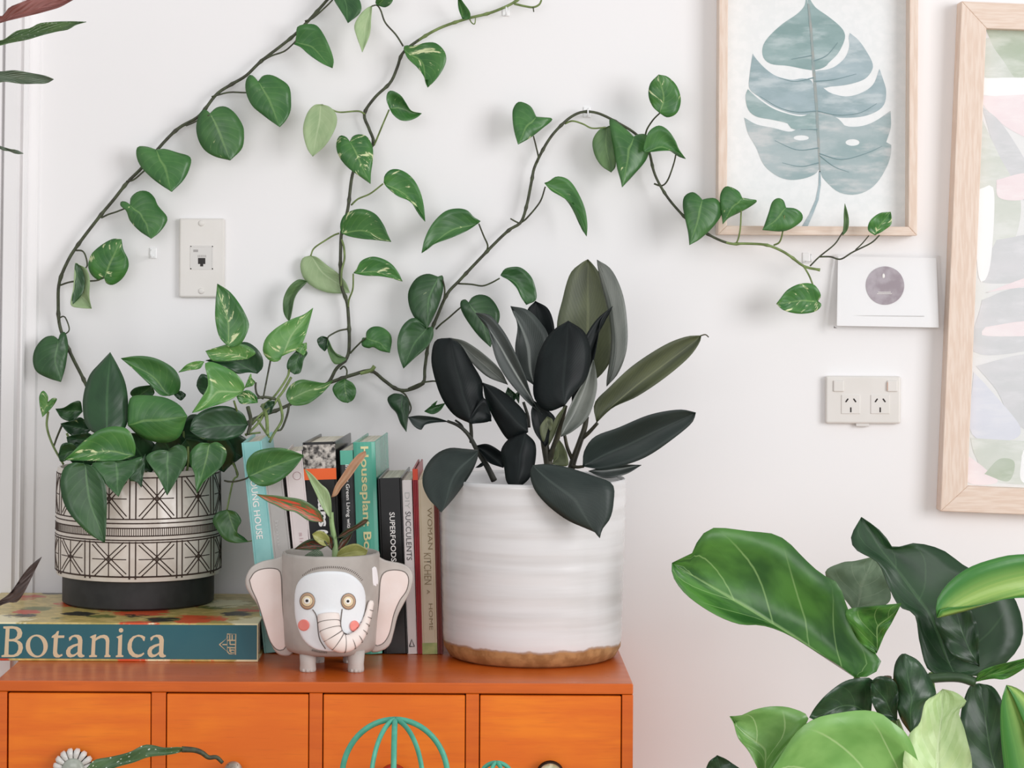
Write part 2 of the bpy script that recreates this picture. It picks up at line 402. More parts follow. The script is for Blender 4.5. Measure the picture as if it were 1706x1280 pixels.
# ------------------------------------------------------------------ drawer cabinet
ZT = P(524, 1137, 0.503).z; DF = 0.503            # top of the cabinet, depth of its front
XL, XR = P(-7, 1145, DF).x, P(1055, 1145, DF).x
cab = thing('drawer_cabinet', 'orange lacquered wooden cabinet with small square drawers and odd knobs', 'cabinet', ((XL + XR) / 2, -0.25, 0))
ztr = P(524, 1155.5, DF).z
xs_d = [(P(a, 1200, DF).x, P(b, 1200, DF).x) for a, b in ((12, 252), (276, 515), (537, 776), (798, 1036))]
mb = MB(); mb.box(XL, XR, -DF, -0.012, ztr + 0.0005, ZT)
bevel(mb.build('top_panel', M['orange_top'], cab, False), 0.0015)
mb = MB(); mb.box(XL, XL + 0.0145, -DF + 0.0005, -0.012, 0, ztr); mb.box(XR - 0.0145, XR, -DF + 0.0005, -0.012, 0, ztr)
mb.box(XL + 0.0145, XR - 0.0145, -0.03, -0.012, 0, ztr)
dh = 0.182; rail = 0.018; zz = ztr
for r in range(5):
    if r: mb.box(XL + 0.0145, XR - 0.0145, -DF + 0.0005, -DF + 0.03, max(zz - rail, 0), zz)
    if r: zz -= rail
    zz -= dh
for i in range(3): mb.box(xs_d[i][1], xs_d[i + 1][0], -DF + 0.0008, -0.03, 0.0, ztr)
bevel(mb.build('carcass', M['orange'], cab, False), 0.0008, 1)
mb = MB(); mb.box(XL + 0.015, XR - 0.015, -DF + 0.02, -DF + 0.021, 0.01, ztr - 0.0005)
mb.build('gap_shade_sheet', M['dark_gap'], cab, False)  # thin dark sheet, its colour stands in for shade in the drawer gaps
M['knob_white'] = plain('glazed_white_knob', 'e6e3de', 0.2, 'd6d3ce', 30); M['knob_grey'] = plain('glazed_sage_knob', 'b9bfb2', 0.2, 'a8aea3', 60)
M['knob_dark'] = plain('dark_metal', '2b2623', 0.35, '3b332e', 60, metal=0.7); M['knob_silver'] = plain('silver_striped_knob', 'c9beb0', 0.3, '8a7c70', 60)
M['knob_red'] = plain('red_glass_knob', '8e1f18', 0.15, 'a32a20', 30); M['knob_cream'] = plain('cream_crackle_knob', 'ddd8ba', 0.2, 'a7a27e', 90)
def knob_mesh(kind, parent, c):
    """knob that sticks out of a drawer front, c = centre on the front plane"""
    mb = MB(); x, y, z = c
    def disc(r0, y0, y1, mi, seg=28, prof=None):
        prof = prof or [(0.0001, y0), (r0 * 0.7, y0), (r0, (y0 + y1) / 2), (r0 * 0.8, y1), (0.0001, y1 - 0.0005)]
        b = len(mb.v)
        for r, yy in prof:
            for k in range(seg):
                t = 2 * math.pi * k / seg; mb.v.append((x + r * math.cos(t), y - yy, z + r * math.sin(t)))
        for i in range(len(prof) - 1):
            for k in range(seg):
                k2 = (k + 1) % seg; mb.f.append((b + i * seg + k, b + (i + 1) * seg + k, b + (i + 1) * seg + k2, b + i * seg + k2)); mb.mi.append(mi)
    if kind == 'flower':
        disc(0.006, 0, 0.012, 2); disc(0.0245, 0.009, 0.013, 2)
        for k in range(16):
            t = 2 * math.pi * (k + 0.5) / 16
            for q in range(2):
                pass
            ca, sa = math.cos(t), math.sin(t)
            ring = []
            b = len(mb.v)
            for (rr, hw, yy) in ((0.0125, 0.0016, 0.0165), (0.019, 0.0032, 0.018), (0.0245, 0.0038, 0.0165), (0.027, 0.0022, 0.0135)):
                for sg in (-1, 1):
                    mb.v.append((x + rr * ca - sg * hw * sa, y - yy, z + rr * sa + sg * hw * ca))
                    mb.v.append((x + rr * ca - sg * hw * sa, y - yy + 0.005, z + rr * sa + sg * hw * ca))
            for i in range(3):
                a = b + i * 4
                mb.f += [(a, a + 2, a + 6, a + 4), (a, a + 4, a + 5, a + 1), (a + 2, a + 3, a + 7, a + 6)]; mb.mi += [0] * 3
            mb.f.append((b + 12, b + 14, b + 15, b + 13)); mb.mi.append(0)
        disc(0.0155, 0.012, 0.021, 1)
        mats = [M['knob_white'], M['knob_grey'], M['knob_dark']]
    elif kind == 'striped':
        disc(0.005, 0, 0.012, 1); disc(0.012, 0.010, 0.030, 0)
        for q in (-0.006, -0.002, 0.002, 0.006):
            mb.tube([(x + q, y - 0.0305 + abs(q) * 0.4, z - 0.009), (x + q * 1.15, y - 0.031 + abs(q) * 0.4, z), (x + q, y - 0.0295 + abs(q) * 0.4, z + 0.009)], 0.0006, 5, mi=1)
        mats = [M['knob_silver'], M['knob_dark']]
    elif kind == 'red':
        disc(0.006, 0, 0.012, 1); disc(0.019, 0.010, 0.030, 0); mats = [M['knob_red'], M['knob_dark']]
    else:
        disc(0.006, 0, 0.012, 1); disc(0.0185, 0.008, 0.016, 1); disc(0.0155, 0.012, 0.022, 0); mats = [M['knob_cream'], M['knob_dark']]
    return mb.build('knob', None, parent, True, mats=mats)
kinds = ['flower', 'striped', 'red', 'cream']; zz = ztr
kx = [(125, 1279), (391, 1279), (656, 1292), (916, 1288)]
for r in range(4):
    if r: zz -= rail
    for i, (a, b) in enumerate(xs_d):
        mb = MB(); mb.box(a + 0.0014, b - 0.0012, -DF + 0.001, -DF + 0.3, zz - dh + 0.001, zz - 0.0018)
        dr = bevel(mb.build('drawer', M['orange_drawer'], cab, False), 0.0009, 1)
        q = P(kx[i][0], kx[i][1], DF)
        knob_mesh(kinds[(i + r) % 4], dr, (q.x, -DF + 0.001, q.z - r * (dh + rail)))
    zz -= dh
def ontop(py): # depth of the cabinet-top point seen at photograph row py
    return DW - (CZ - ZT) * F / (py - CY)

# ------------------------------------------------------------------ big flat book
DB = ontop(1105.5)
zb1 = P(215, 1038.5, DB).z
bx0, bx1 = P(-70, 1070, DB).x, P(430, 1072, DB).x
def floral():
    m = NT('floral_print_cover'); g = m.gen()
    n = m.noise(m.scaled(g, (1, 1.4, 1)), 55, 4, 0.6); c = m.mix(m.step(n, 0.4, 0.6), lin('d8bf78'), lin('b8a45c'))
    for sc, th, colr, sd in ((8, 0.30, 'dd5a30', 0.0), (11, 0.22, '6d7438', 5.3), (7, 0.30, 'efe3b8', 9.1), (10, 0.2, '26261f', 2.2), (12, 0.22, 'c4421f', 7.0)):
        v = m.n('ShaderNodeTexVoronoi', i_Vector=m.n('ShaderNodeVectorMath', operation='ADD', i_0=m.scaled(g, (1, 1, 0.4)), i_1=(sd, sd, 0)).outputs[0], i_Scale=sc)
        d = m.math('ADD', v.outputs['Distance'], m.math('MULTIPLY', m.math('SUBTRACT', n, 0.5), 0.5))
        c = m.mix(m.math('SUBTRACT', 1.0, m.step(d, th, th + 0.06)), c, lin(colr))
    m.col(c); m.rough(0.3); return m.m
M['floral'] = floral(); M['teal_spine'] = plain('deep_teal_cloth', '1d5c67', 0.34, '235f68', 25); M['pages'] = plain('book_pages', 'e9e2d2', 0.85, 'd3cab8', 300, 0.3, stretch=(1, 0.02, 6))
M['beige_ink'] = plain('beige_ink', 'd0bb99', 0.5)
big = thing('book', 'large flat gardening book with deep teal spine lettered Botanica under the patterned pot', 'book', ((bx0 + bx1) / 2, -0.19, ZT))
mb = MB(); yb = -0.035
mb.box(bx0, bx1, -DB + 0.0015, yb, zb1 - 0.003, zb1); mb.box(bx0, bx1, -DB + 0.0015, yb, ZT, ZT + 0.003)
mb.box(bx0, bx1, -DB + 0.0004, -DB + 0.0030, ZT + 0.0005, zb1 - 0.0005)
bevel(mb.build('cover', M['floral'], big, False), 0.0008)
mb = MB(); mb.box(bx0 + 0.004, bx1 - 0.004, -DB + 0.003, yb - 0.006, ZT + 0.003, zb1 - 0.003); mb.build('pages', M['pages'], big, False)
mb = MB(); mb.box(bx0 + 0.0005, P(428, 1072, DB).x, -DB - 0.0006, -DB + 0.0005, ZT + 0.0036, zb1 - 0.0020); bevel(mb.build('spine_panel', M['teal_spine'], big, False), 0.0003)
def ell(cx, cy, rx, ry, n=28, sk=0): return [(cx + rx * math.cos(2 * math.pi * i / n) + sk * math.sin(2 * math.pi * i / n), cy + ry * math.sin(2 * math.pi * i / n)) for i in range(n)]
def sh(s, dx): return [(float(p.split(',')[0]) + dx, float(p.split(',')[1])) for p in s.split()]
ga = '455,170 473,157 495,150 520,151 538,162 545,185 541,272 546,282 558,285 558,295 540,301 523,299 514,290 511,279 490,295 465,301 447,295 437,277 437,256 450,233 480,217 515,207 515,185 505,168 490,164 478,168 470,182 458,192'
gh = '514,222 488,232 468,248 464,265 470,279 483,282 500,275 513,262'
glyphs = [('10,298 10,287 28,282 38,112 22,108 22,95 80,93 115,98 138,112 148,138 142,165 128,178 112,186 132,194 147,210 152,238 142,270 120,290 90,298', ['64,110 88,110 106,117 115,135 112,158 98,174 80,179 60,179', '58,194 88,194 110,202 121,220 121,246 110,270 92,282 72,284 56,281']),
          (ell(243, 225, 73, 76), [ell(243, 225, 44, 64, sk=6)]),
          ('390,125 385,155 426,155 424,171 383,172 377,262 381,277 392,284 412,277 413,289 390,301 370,301 355,292 350,272 356,171 340,170 344,159 366,144 378,127', []),
          (ga, [gh]),
          ('593,166 605,158 630,148 637,150 632,172 660,155 688,150 708,156 720,172 723,190 719,276 722,283 731,288 730,298 690,299 690,289 697,283 700,200 696,182 685,173 668,172 648,180 631,192 627,282 642,288 640,298 590,299 588,289 602,283 608,180 606,174', []),
          ('768,166 785,158 808,148 804,283 816,288 815,298 765,299 765,289 778,284 782,182 780,174', []), (ell(800, 121, 15, 15, 18), []),
          ('960,165 955,192 946,190 940,175 925,164 905,163 885,176 873,200 870,232 877,258 893,276 915,282 935,277 950,267 954,277 935,294 905,302 876,296 854,276 843,245 844,212 856,182 880,160 915,150 940,154', []),
          (sh(ga, 538), [sh(gh, 538)])]
for o_, hs in glyphs: poly('letter', o_, DB + 0.0007, M['beige_ink'], big, 't', 0, hs)
house = ['1448,216 1500,170 1500,262', '1500,262 1548,284 1560,284 1560,148 1500,145 1500,170']
mb = MB()
for ln in ('1450,216 1502,172 1502,262 1450,216', '1502,262 1515,276 1556,282 1558,146 1502,146 1502,172', '1502,188 1558,188', '1520,188 1520,215', '1520,215 1558,215', '1502,235 1558,238', '1520,238 1518,262', '1525,252 1548,252 1548,272 1525,268 1525,252', '1518,150 1518,186', '1534,150 1534,186', '1470,216 1502,216'):
    pts = C('t', ln)
    mb_p = [P(p.x, p.y, DB + 0.0007) for p in pts]
    mb.tube(mb_p, 0.00085, 4)
mb.build('house_emblem', M['beige_ink'], big, False)

# ------------------------------------------------------------------ upright books
DS = ontop(1091)
M['photo_bw'] = plain('black_and_white_photo', '2b2724', 0.25, 'cfc8bf', 130)
def book(label, tl, tr, bl, yaw, depth, cov, pages=True, cat='book', lettering=(), bands=(), d=DS, paper=False, pageinset=0.004, round_=False):
    """tl, tr = top corners of the spine (px); bl = bottom left corner px; the book leans with its spine"""
    a, b, c = P(tl[0], tl[1], d), P(tr[0], tr[1], d), P(bl[0], bl[1], d)
    v = Vector((a.x - c.x, a.z - c.z)); h = v.length; ang = math.atan2(v.x, v.y); wd = (b.x - a.x) * math.cos(ang)
    rt = thing('book', label, cat, (c.x, -d, ZT), None, True, (0, ang, math.radians(yaw)))
    t = 0.0012 if paper else 0.0026
    mb = MB()
    mb.box(0, t, 0.0, depth, 0, h); mb.box(wd - t, wd, 0.0, depth, 0, h)
    if round_:
        k0 = len(mb.v); n = 7
        for z in (0, h):
            for i in range(n): mb.v.append((wd * i / (n - 1), -0.005 * math.sin(math.pi * i / (n - 1)), z))
            for i in range(n): mb.v.append((wd * (n - 1 - i) / (n - 1), 0.003, z))
        for i in range(2 * n): mb.f.append((k0 + i, k0 + (i + 1) % (2 * n), k0 + 2 * n + (i + 1) % (2 * n), k0 + 2 * n + i)); mb.mi.append(0)
        mb.f.append(tuple(k0 + i for i in reversed(range(2 * n)))); mb.f.append(tuple(k0 + 2 * n + i for i in range(2 * n))); mb.mi += [0, 0]
    else: mb.box(t, wd - t, 0.0, t, 0, h)
    bevel(mb.build('cover', cov, rt, False), 0.0006, 1)
    mb = MB(); mb.box(t + 0.0002, wd - t - 0.0002, t + 0.0004 + (0.003 if round_ else 0), depth - pageinset, pageinset * 0.5, h - (0.0008 if paper else pageinset)); mb.build('pages', M['pages'], rt, False)
    for (z0, z1, mt, nm) in bands:     # fractions of the height from the top
        f = -0.0004
        mb = MB(); mb.box(0.0003, wd - 0.0003, f, 0.0003, h * (1 - z1), h * (1 - z0)); mb.build(nm, mt, rt, False)
    for (s, z0, z1, x0, x1, mt, bold) in lettering:
        me, ax0, ax1, ay0, ay1 = text_mesh(s, bold)
        for q in me.vertices:
            u = (q.co.x - ax0) / (ax1 - ax0); vv = (q.co.y - ay0) / (ay1 - ay0)
            xx = wd * (x0 + (x1 - x0) * vv)
            q.co = (xx, -0.0008 - (0.005 * math.sin(math.pi * xx / wd) if round_ else 0), h * (1 - (z0 + (z1 - z0) * u)))
        me.materials.clear(); me.materials.append(mt)
        lk(bpy.data.objects.new('lettering', me), rt)
    return rt, wd, h
M['white_ink'] = plain('white_ink', 'f2f0ec', 0.5); M['dark_ink'] = plain('dark_ink', '4a4644', 0.5); M['gold_ink'] = plain('cream_gold_ink', 'd8cf9a', 0.4); M['brown_ink'] = plain('brown_ink', '8d7a58', 0.5); M['pink_ink'] = plain('pink_ink', 'c9aeb0', 0.6); M['pale_ink'] = plain('pale_grey_ink', 'c4c3c0', 0.6)
teal1 = plain('aqua_cover', '93cdca', 0.35, '84c1bf', 30); teal2 = plain('sea_green_cover', '5fb39c', 0.22, '4da28b', 14, stretch=(1, 1, 0.3)); grey = plain('grey_cover', 'b9b7b3', 0.45, 'aeaca8', 12)
white = plain('white_cover', 'ebe6e4', 0.4, 'e5dfdd', 12); pinkw = plain('pinkish_white_cover', 'e6dcda', 0.45, 'dfd4d2', 12); blk = plain('black_cover', '141414', 0.22, '1b1a1a', 12); blk2 = plain('charcoal_cover', '2a2b2c', 0.3, '38393a', 60)
org = plain('orange_band', 'ef6425', 0.25); redc = plain('red_cover', 'a3262a', 0.35, '8d1d2a', 20); redo = plain('orange_red_cover', 'd9421f', 0.4); cream = plain('cream_cover', 'd9cbb2', 0.5, 'd2c3a8', 20); drk = plain('dark_red_cover', '6d2a22', 0.4); grn = plain('lime_cover_foot', 'b9bf7c', 0.4, '8aa05c', 40)
book('aqua hardback leaning left at the left end of the row, white capitals YOUNG HOUSE', (402, 740), (436, 738), (440, 1091), 0, 0.20, teal1, lettering=[('YOUNG HOUSE', 0.150, 0.46, 0.24, 0.56, M['white_ink'], 0.012)])
book('plain grey book leaning beside the aqua hardback, right of it', (438, 776), (468, 775), (474, 1091), 0, 0.17, grey, lettering=[('home', 0.30, 0.45, 0.3, 0.5, M['pale_ink'], 0)])
b_, wd_, h_ = book('pinkish white book with faint circular emblem, between plain grey book and thick black hardback', (472, 756), (503, 754), (506, 1091), 0, 0.17, pinkw, lettering=[('simple', 0.40, 0.57, 0.35, 0.62, M['pink_ink'], 0)])
mb = MB()
mb.tube([(wd_ * 0.62 + 0.0055 * math.cos(t * math.pi / 12), -0.0005, h_ * 0.88 + 0.0055 * math.sin(t * math.pi / 12)) for t in range(25)], 0.0004, 4); mb.build('circular_emblem', M['pink_ink'], b_, False)
book('thick black hardback with black and white photo and orange band on spine', (504, 739), (559, 739), (517, 1091), -4, 0.19, blk, lettering=[('stars', 0.215, 0.40, 0.40, 0.68, M['white_ink'], 0.03), ('cs', 0.415, 0.45, 0.30, 0.68, M['white_ink'], 0.03)], bands=[(0.012, 0.125, M['photo_bw'], 'spine_photo'), (0.125, 0.178, org, 'orange_band')])
book('slim charcoal book titled Indoor Green Living in white on spine', (566, 752), (588, 752), (577, 1091), -3.6, 0.17, blk2, paper=True, lettering=[('Indoor Green Living with', 0.07, 0.39, 0.30, 0.66, M['white_ink'], 0.012)], bands=[(0.0, 0.07, teal2, 'teal_leaf_print')])
book('sea green glossy hardback with cream title Houseplant Book', (588, 738), (625, 738), (600, 1091), -3.4, 0.20, teal2, round_=True, lettering=[('Houseplant Book', 0.02, 0.60, 0.24, 0.70, M['gold_ink'], 0.02)])
book('black hardback titled SUPERFOODS in white capitals', (629, 798), (669, 797), (640, 1091), -2.4, 0.19, blk, lettering=[('SUPERFOODS', 0.195, 0.475, 0.44, 0.66, M['white_ink'], 0.012)])
b_, wd_, h_ = book('thin white paperback titled DIY SUCCULENTS with small triangle at foot', (669.5, 801), (686, 801), (678.5, 1091), -2, 0.17, white, paper=True, lettering=[('DIY', 0.07, 0.165, 0.25, 0.72, M['pale_ink'], 0), ('SUCCULENTS', 0.18, 0.46, 0.25, 0.78, M['dark_ink'], 0)])
mb = MB(); mb.tube([(wd_ * 0.25, -0.0006, 0.011), (wd_ * 0.75, -0.0006, 0.011), (wd_ * 0.5, -0.0006, 0.021), (wd_ * 0.25, -0.0006, 0.011)], 0.0008, 4); mb.build('triangle_emblem', M['dark_ink'], b_, False)
book('narrow red book with orange top between white paperback and cream book', (687, 782), (696, 782), (695.5, 1091), -1.4, 0.18, redc, bands=[(0.0, 0.06, redo, 'orange_band')])
book('cream book with brown lettering beside the white crackle pot', (696.5, 800), (722, 800), (703.5, 1091), -1, 0.17, cream, lettering=[('WOMAN', 0.16, 0.40, 0.55, 0.85, M['brown_ink'], 0), ('KITCHEN', 0.42, 0.60, 0.25, 0.72, M['brown_ink'], -0.005), ('A', 0.63, 0.655, 0.4, 0.6, M['brown_ink'], 0), ('HOME', 0.71, 0.86, 0.5, 0.75, M['brown_ink'], 0)], bands=[(0.935, 0.999, grn, 'green_foot')])
book('slim dark red book right at the white pot, last of the row', (722.5, 822), (731, 822), (729.5, 1091), -0.4, 0.16, drk)

# ------------------------------------------------------------------ pothos in the patterned pot
DPB = DW - (CZ - zb1) * F / (1022 - CY)            # front of the pot's foot on the big book
rb = 125.5 * (DW - DPB + 0.1) / F * -1
rb = 125.5 * ((DW - DPB) + 0.108) / F; rp = 137 * ((DW - DPB) + 0.108) / F
pc = P(230.5, 1000, DPB - rb); pcx, pcy = pc.x, -(DPB - rb)
poth = thing('potted_pothos', 'trailing pothos in white pot with dark carved lines, vines pinned up the wall', 'plant', (pcx, pcy, zb1))
zfoot = P(230, 973, DPB - rb + rp).z - zb1         # top of the black foot / bottom of white body
zrim = P(230, 788, DPB - rb + rp).z - zb1
glaze_w = plain('white_crackle_glaze', 'ddd5cb', 0.16, 'd5ccc1', 60)
M['carved'] = plain('dark_carved_line', '3c2b22', 0.7); M['matt_black'] = plain('matt_black_clay', '252525', 0.6, '2c2c2c', 60)
zc = (0, 0)
mb = MB(); mb.lathe([(rp * 0.9, zfoot), (rp * 0.985, zfoot + 0.002), (rp, zfoot + 0.012), (rp, zrim * 0.5), (rp * 0.985, zrim - 0.004), (rp * 0.975, zrim), (rp * 0.945, zrim), (rp * 0.94, zrim - 0.005), (rp * 0.93, zrim - 0.03), (0.001, zrim - 0.03)], (pcx, pcy, zb1), 96)
pot = autosmooth(mb.build('pot', glaze_w, poth), 50)
mb = MB(); mb.lathe([(0.001, 0), (rb * 0.97, 0), (rb, 0.003), (rb, zfoot + 0.001), (rp * 0.9, zfoot + 0.0015)], (pcx, pcy, zb1), 96)
autosmooth(mb.build('foot_band', M['matt_black'], poth), 40).__setitem__('label', 'matt black foot')
mb = MB(); mb.lathe([(rp * 0.93, zrim - 0.029), (rp * 0.6, zrim - 0.022), (0.001, zrim - 0.018)], (pcx, pcy, zb1), 48); mb.build('soil', M['soil'], poth)
mb = MB(); off = math.radians(3.5); NP = 11; st = 2 * math.pi / NP; K = rp / 137
def zpx(py): return zb1 + zrim * (963 - py) / (963 - 790) * ((963 - 790) / 185.0) + zfoot + 0.008 if False else P(230, py, DPB - rb + rp).z
def ring(a0, z0, a1, z1, r=0.0012):
    n = max(2, int(abs(a1 - a0) / 0.06) + 1); pts = []
    for i in range(n + 1):
        a = a0 + (a1 - a0) * i / n; z = z0 + (z1 - z0) * i / n
        rr = rp - 0.0003 if zb1 + zrim * 0.5 > z else rp * (1 - 0.015 * (z - zb1 - zrim * 0.5) / (zrim * 0.5)) - 0.0003
        pts.append((pcx + rr * math.sin(a), pcy - rr * math.cos(a), z))
    mb.tube(pts, r, 4, False)
for zpy in (797, 866, 873, 881, 894, 901, 905, 962):
    ring(0, zpx(zpy), 2 * math.pi, zpx(zpy))
for p in range(NP):
    a0 = off + p * st; g = 0.045
    for aa in (a0 - g * 0.8, a0 + g * 0.8):
        ring(aa, zpx(797), aa, zpx(866)); ring(aa, zpx(903), aa, zpx(966))
    l, r_ = a0 + g * 1.6, a0 + st - g * 1.6; mdd = (l + r_) / 2
    for (t, b2) in ((798, 866), (904, 962)):
        m2 = (t + b2) / 2
        for s in (-1, 1):
            e = s * 0.028
            ring(l + max(e, 0), zpx(t) + min(0, -0) - (0.0042 if s < 0 else 0), r_ + min(e, 0) * 1, zpx(b2) + (0.0042 if s > 0 else 0), 0.0011)
            ring(l + max(e, 0), zpx(b2) + (0.0042 if s < 0 else 0), r_ + min(e, 0), zpx(t) - (0.0042 if s > 0 else 0), 0.0011)
        ring(mdd, zpx(t), mdd, zpx(b2), 0.001); ring(l, zpx(m2), r_, zpx(m2), 0.001)
    k = 0; nt = 22
    for k in range(nt):
        aa = a0 + st * (k + 0.5) / nt; ring(aa, zpx(881), aa, zpx(894), 0.0008)
o = mb.build('carved_lines', M['carved'], pot, False); o['kind'] = 'stuff'

# vines -------------------------------------------------
dv = 0.018
vA = stem(poth, 'px', '185,735 165,690 140,634 118,590 100,545 97,505 99,470 113,435 130,408 165,362 190,332 213,303 236,280 275,235 300,212 332,193 360,158 385,141 410,126 435,102 470,75 497,52 545,0 575,-40', [0.13, 0.08, 0.04] + [dv] * 21, 0.0027, 'vine', 'vine', 0.0023, knots=9, n=150)
vB = stem(poth, 'px', '400,720 420,700 470,680 510,660 545,640 560,615 578,596 582,570 580,520 577,500 568,470 568,400 572,380 580,345 587,292 600,262 622,240 615,215 607,190 625,162 650,138 662,112 670,90 690,72 730,48 775,32 815,22 845,10 862,0 880,-14', [0.14, 0.12, 0.09, 0.06, 0.04, 0.025] + [dv] * 24, 0.0027, 'vine', 'vine', 0.0021, knots=9, n=170)
vC = stem(poth, 'px', '548,638 590,624 618,618 640,634 660,648 680,650 705,638 708,612 716,560 728,528 745,490 765,468 795,436 830,400 850,382 868,370 878,340 886,300 892,275 915,232 940,204 960,190 978,186 1000,190 1030,205 1060,224 1080,250 1090,288 1105,318 1125,345 1155,375 1190,396 1217,406 1240,406 1275,408 1300,417 1318,428 1340,444 1366,450', [0.04, 0.034, 0.03] + [0.022] * 24 + [0.03, 0.035, 0.04, 0.045, 0.05, 0.055, 0.058, 0.058, 0.055, 0.05, 0.045, 0.045], 0.0027, 'vine', 'vine', 0.0020, knots=9, n=220)
stem(vC, 'px', '600,622 618,617 624,610', 0.033, 0.003, 'vine_green', 'vine_stub')
PD = 0.0014
def pet(v, k, pts, d=(0.02, 0.045), r=PD, m='vine'): return stem(v, k, pts, d, r, m, 'petiole', r * 0.85)
def green_end(o, frac):
    o.data.materials.append(M['vine_green']); n = len(o.data.polygons)
    for p in o.data.polygons:
        if p.index > n * frac: p.material_index = 1
green_end(vB, 0.80); green_end(vC, 0.86)
# vine A leaves
L = leaf
L(vA, '2', '365,275', '372,225 378,178 430,160 500,165 550,225 595,320 618,400', '610,450', '352,290 400,312 460,365 540,418', 0.03, 0.055, 'p1', 0.006)
pet(vA, '2', '150,400 210,368 290,340 340,300 368,270')
L(vA, '2', '650,-110', '725,-90 780,-20 802,45 785,95', '713,152', '610,-70 622,0 655,55 690,110', 0.03, 0.05, 'p0')
pet(vA, '2', '430,140 480,120 550,60 610,0 650,-60')
L(vA, '2', '120,540', '150,502 200,495 260,520 325,575 337,680 330,745 300,800', '262,840', '90,505 60,497 36,545 42,620 80,700 150,760 210,805', 0.04, 0.055, 'p1', -0.006)
pet(vA, '1', '1400,640 1440,628 1520,610 1630,612 1690,600', (0.02, 0.03))
L(vA, '1', '1388,750', '1430,712 1490,705 1550,745 1600,820 1613,880 1600,980', '1522,1060', '1350,722 1315,760 1297,840 1310,920 1350,990 1420,1035', 0.045, 0.05, 'p1', -0.007)
pet(vA, '1', '1230,830 1275,812 1320,790 1385,760')
L(vA, '1', '1032,990', '1090,985 1170,1008 1258,1040 1252,1115 1210,1195', '1135,1268', '970,970 910,972 902,1030 930,1100 990,1165 1060,1220', 0.04, 0.06, 'p1', -0.008)
pet(vA, '1', '835,1200 880,1190 930,1150 1000,1080 1030,1000', (0.02, 0.03))
L(vA, '5', '860,165', '866,115 915,75 975,75 1020,115 1045,170 1105,245 1090,300 1045,355', '1000,388', '835,146 800,142 797,172 835,205 860,270 920,335', 0.04, 0.055, 'p1', -0.006)
pet(vA, '5', '670,250 715,228 770,210 860,175', (0.02, 0.032))
L(vA, '5', '690,650', '650,662 600,620 583,560 605,490 670,430 745,390', '803,392', '705,684 750,692 810,650 848,580 845,520 815,460', 0.045, 0.05, 'p2', -0.006)
pet(vA, '5', '400,695 450,678 510,668 590,668 650,662 690,640')
L(vA, '5', '520,560', '570,588 593,660 590,770', '605,850', '497,548 490,640 484,720 468,825 535,846', 0.045, 0.05, 'pb', 0.012, mid=0.9)
L(vA, '5', '512,556', '545,600 560,680 540,760', '472,832', '498,552 492,620 486,700', 0.052, 0.058, 'p0', 0.002)
pet(vA, '5', '500,465 545,470 568,510 575,570 540,592')
pet(vA, '5', '385,940 398,910 430,908 458,985 432,1018 405,1020', (0.02, 0.03), 0.0012)
L(vA, '5', '385,1055', '402,1012 432,1010 450,1090 442,1180 425,1265', '402,1335', '350,1030 290,1045 235,1110 217,1190 240,1265 320,1310', 0.04, 0.05, 'p0', -0.008)
# vine B leaves
L(vB, '2', '910,35', '895,15 920,-40', '1000,-70', '960,48 1000,20 1012,-20', 0.04, 0.06, 'p1')
L(vB, '2', '872,38', '835,55 790,100 755,170 770,240 795,310', '808,345', '866,120 856,230', 0.04, 0.05, 'pb', 0.004)
pet(vB, '2', '1078,305 1030,230 960,150 930,70 905,35 872,40')
L(vB, '2', '1082,325', '1090,300 1150,302 1220,283 1290,283 1345,330 1363,390 1340,460 1290,530', '1240,578', '1108,385 1170,445 1215,505', 0.035, 0.06, 'p2', 0.006)
L(vB, '2', '988,715', '968,660 975,612 1005,600 1060,630 1095,680 1130,732', '1200,750', '1010,755 1055,792 1110,798 1165,778', 0.05, 0.05, 'p1', 0.012)
pet(vB, '2', '885,960 905,915 940,830 985,725', m='vine_green')
L(vB, '2', '535,690', '590,705 632,750 640,810 615,880 560,965', '480,1035', '490,695 445,745 418,830 420,900 445,985', 0.045, 0.06, 'pb', 0.005)
pet(vB, '2', '825,755 780,735 660,742 600,722 540,692', m='vine_green')
L(vB, '2', '725,938', '745,902 790,888 840,905 875,970 878,1050 865,1140', '862,1215', '700,905 660,897 637,940 640,1000 670,1060 720,1115 790,1165', 0.045, 0.06, 'p2', -0.006)
L(vB, '6', '950,20', '955,-30 995,-68 1050,-70 1110,-40 1160,15 1195,90 1215,180', '1223,275', '975,52 1040,105 1120,140 1175,200', 0.045, 0.065, 'p2', 0.005)
pet(vB, '6', '735,165 780,125 860,90 945,25', m='vine_green')
L(vB, '6', '668,350', '662,290 690,230 760,195 830,195 900,230 950,300 975,360', '998,408', '720,372 800,388 900,397', 0.035, 0.07, 'p2', 0.006)
L(vB, '6', '465,500', '510,512 570,560 650,620 700,680', '725,745', '415,515 398,570 420,650 480,705 570,742 650,750', 0.012, 0.012, 'pb', 0.003)
pet(vB, '6', '655,352 620,365 570,395 490,450 467,500', (0.02, 0.016), m='vine_green')
L(vB, '6', '445,668', '400,705 360,770 342,850', '325,935', '385,658 325,705 288,780 285,860 300,905', 0.03, 0.03, 'pg', 0.008)
L(vB, '6', '750,615', '770,590 800,535 870,507 940,520 1000,555 1045,610', '1073,670', '830,632 920,635 1000,648', 0.045, 0.06, 'p2', 0.005)
pet(vB, '6', '715,840 720,790 745,720 748,620', m='vine_green')
pet(vB, '6', '665,380 685,440 690,520 672,600 668,700', (0.018, 0.03), 0.0017, 'vine_green')
L(vB, '6', '578,1042', '590,1080 570,1120', '558,1132', '540,1033 510,1055 522,1098', 0.04, 0.05, 'pd')
L(vB, '6', '580,1050', '605,1110 645,1160 690,1172', '702,1188', '575,1100 590,1160 620,1213 660,1215', 0.045, 0.04, 'pg', 0.005)
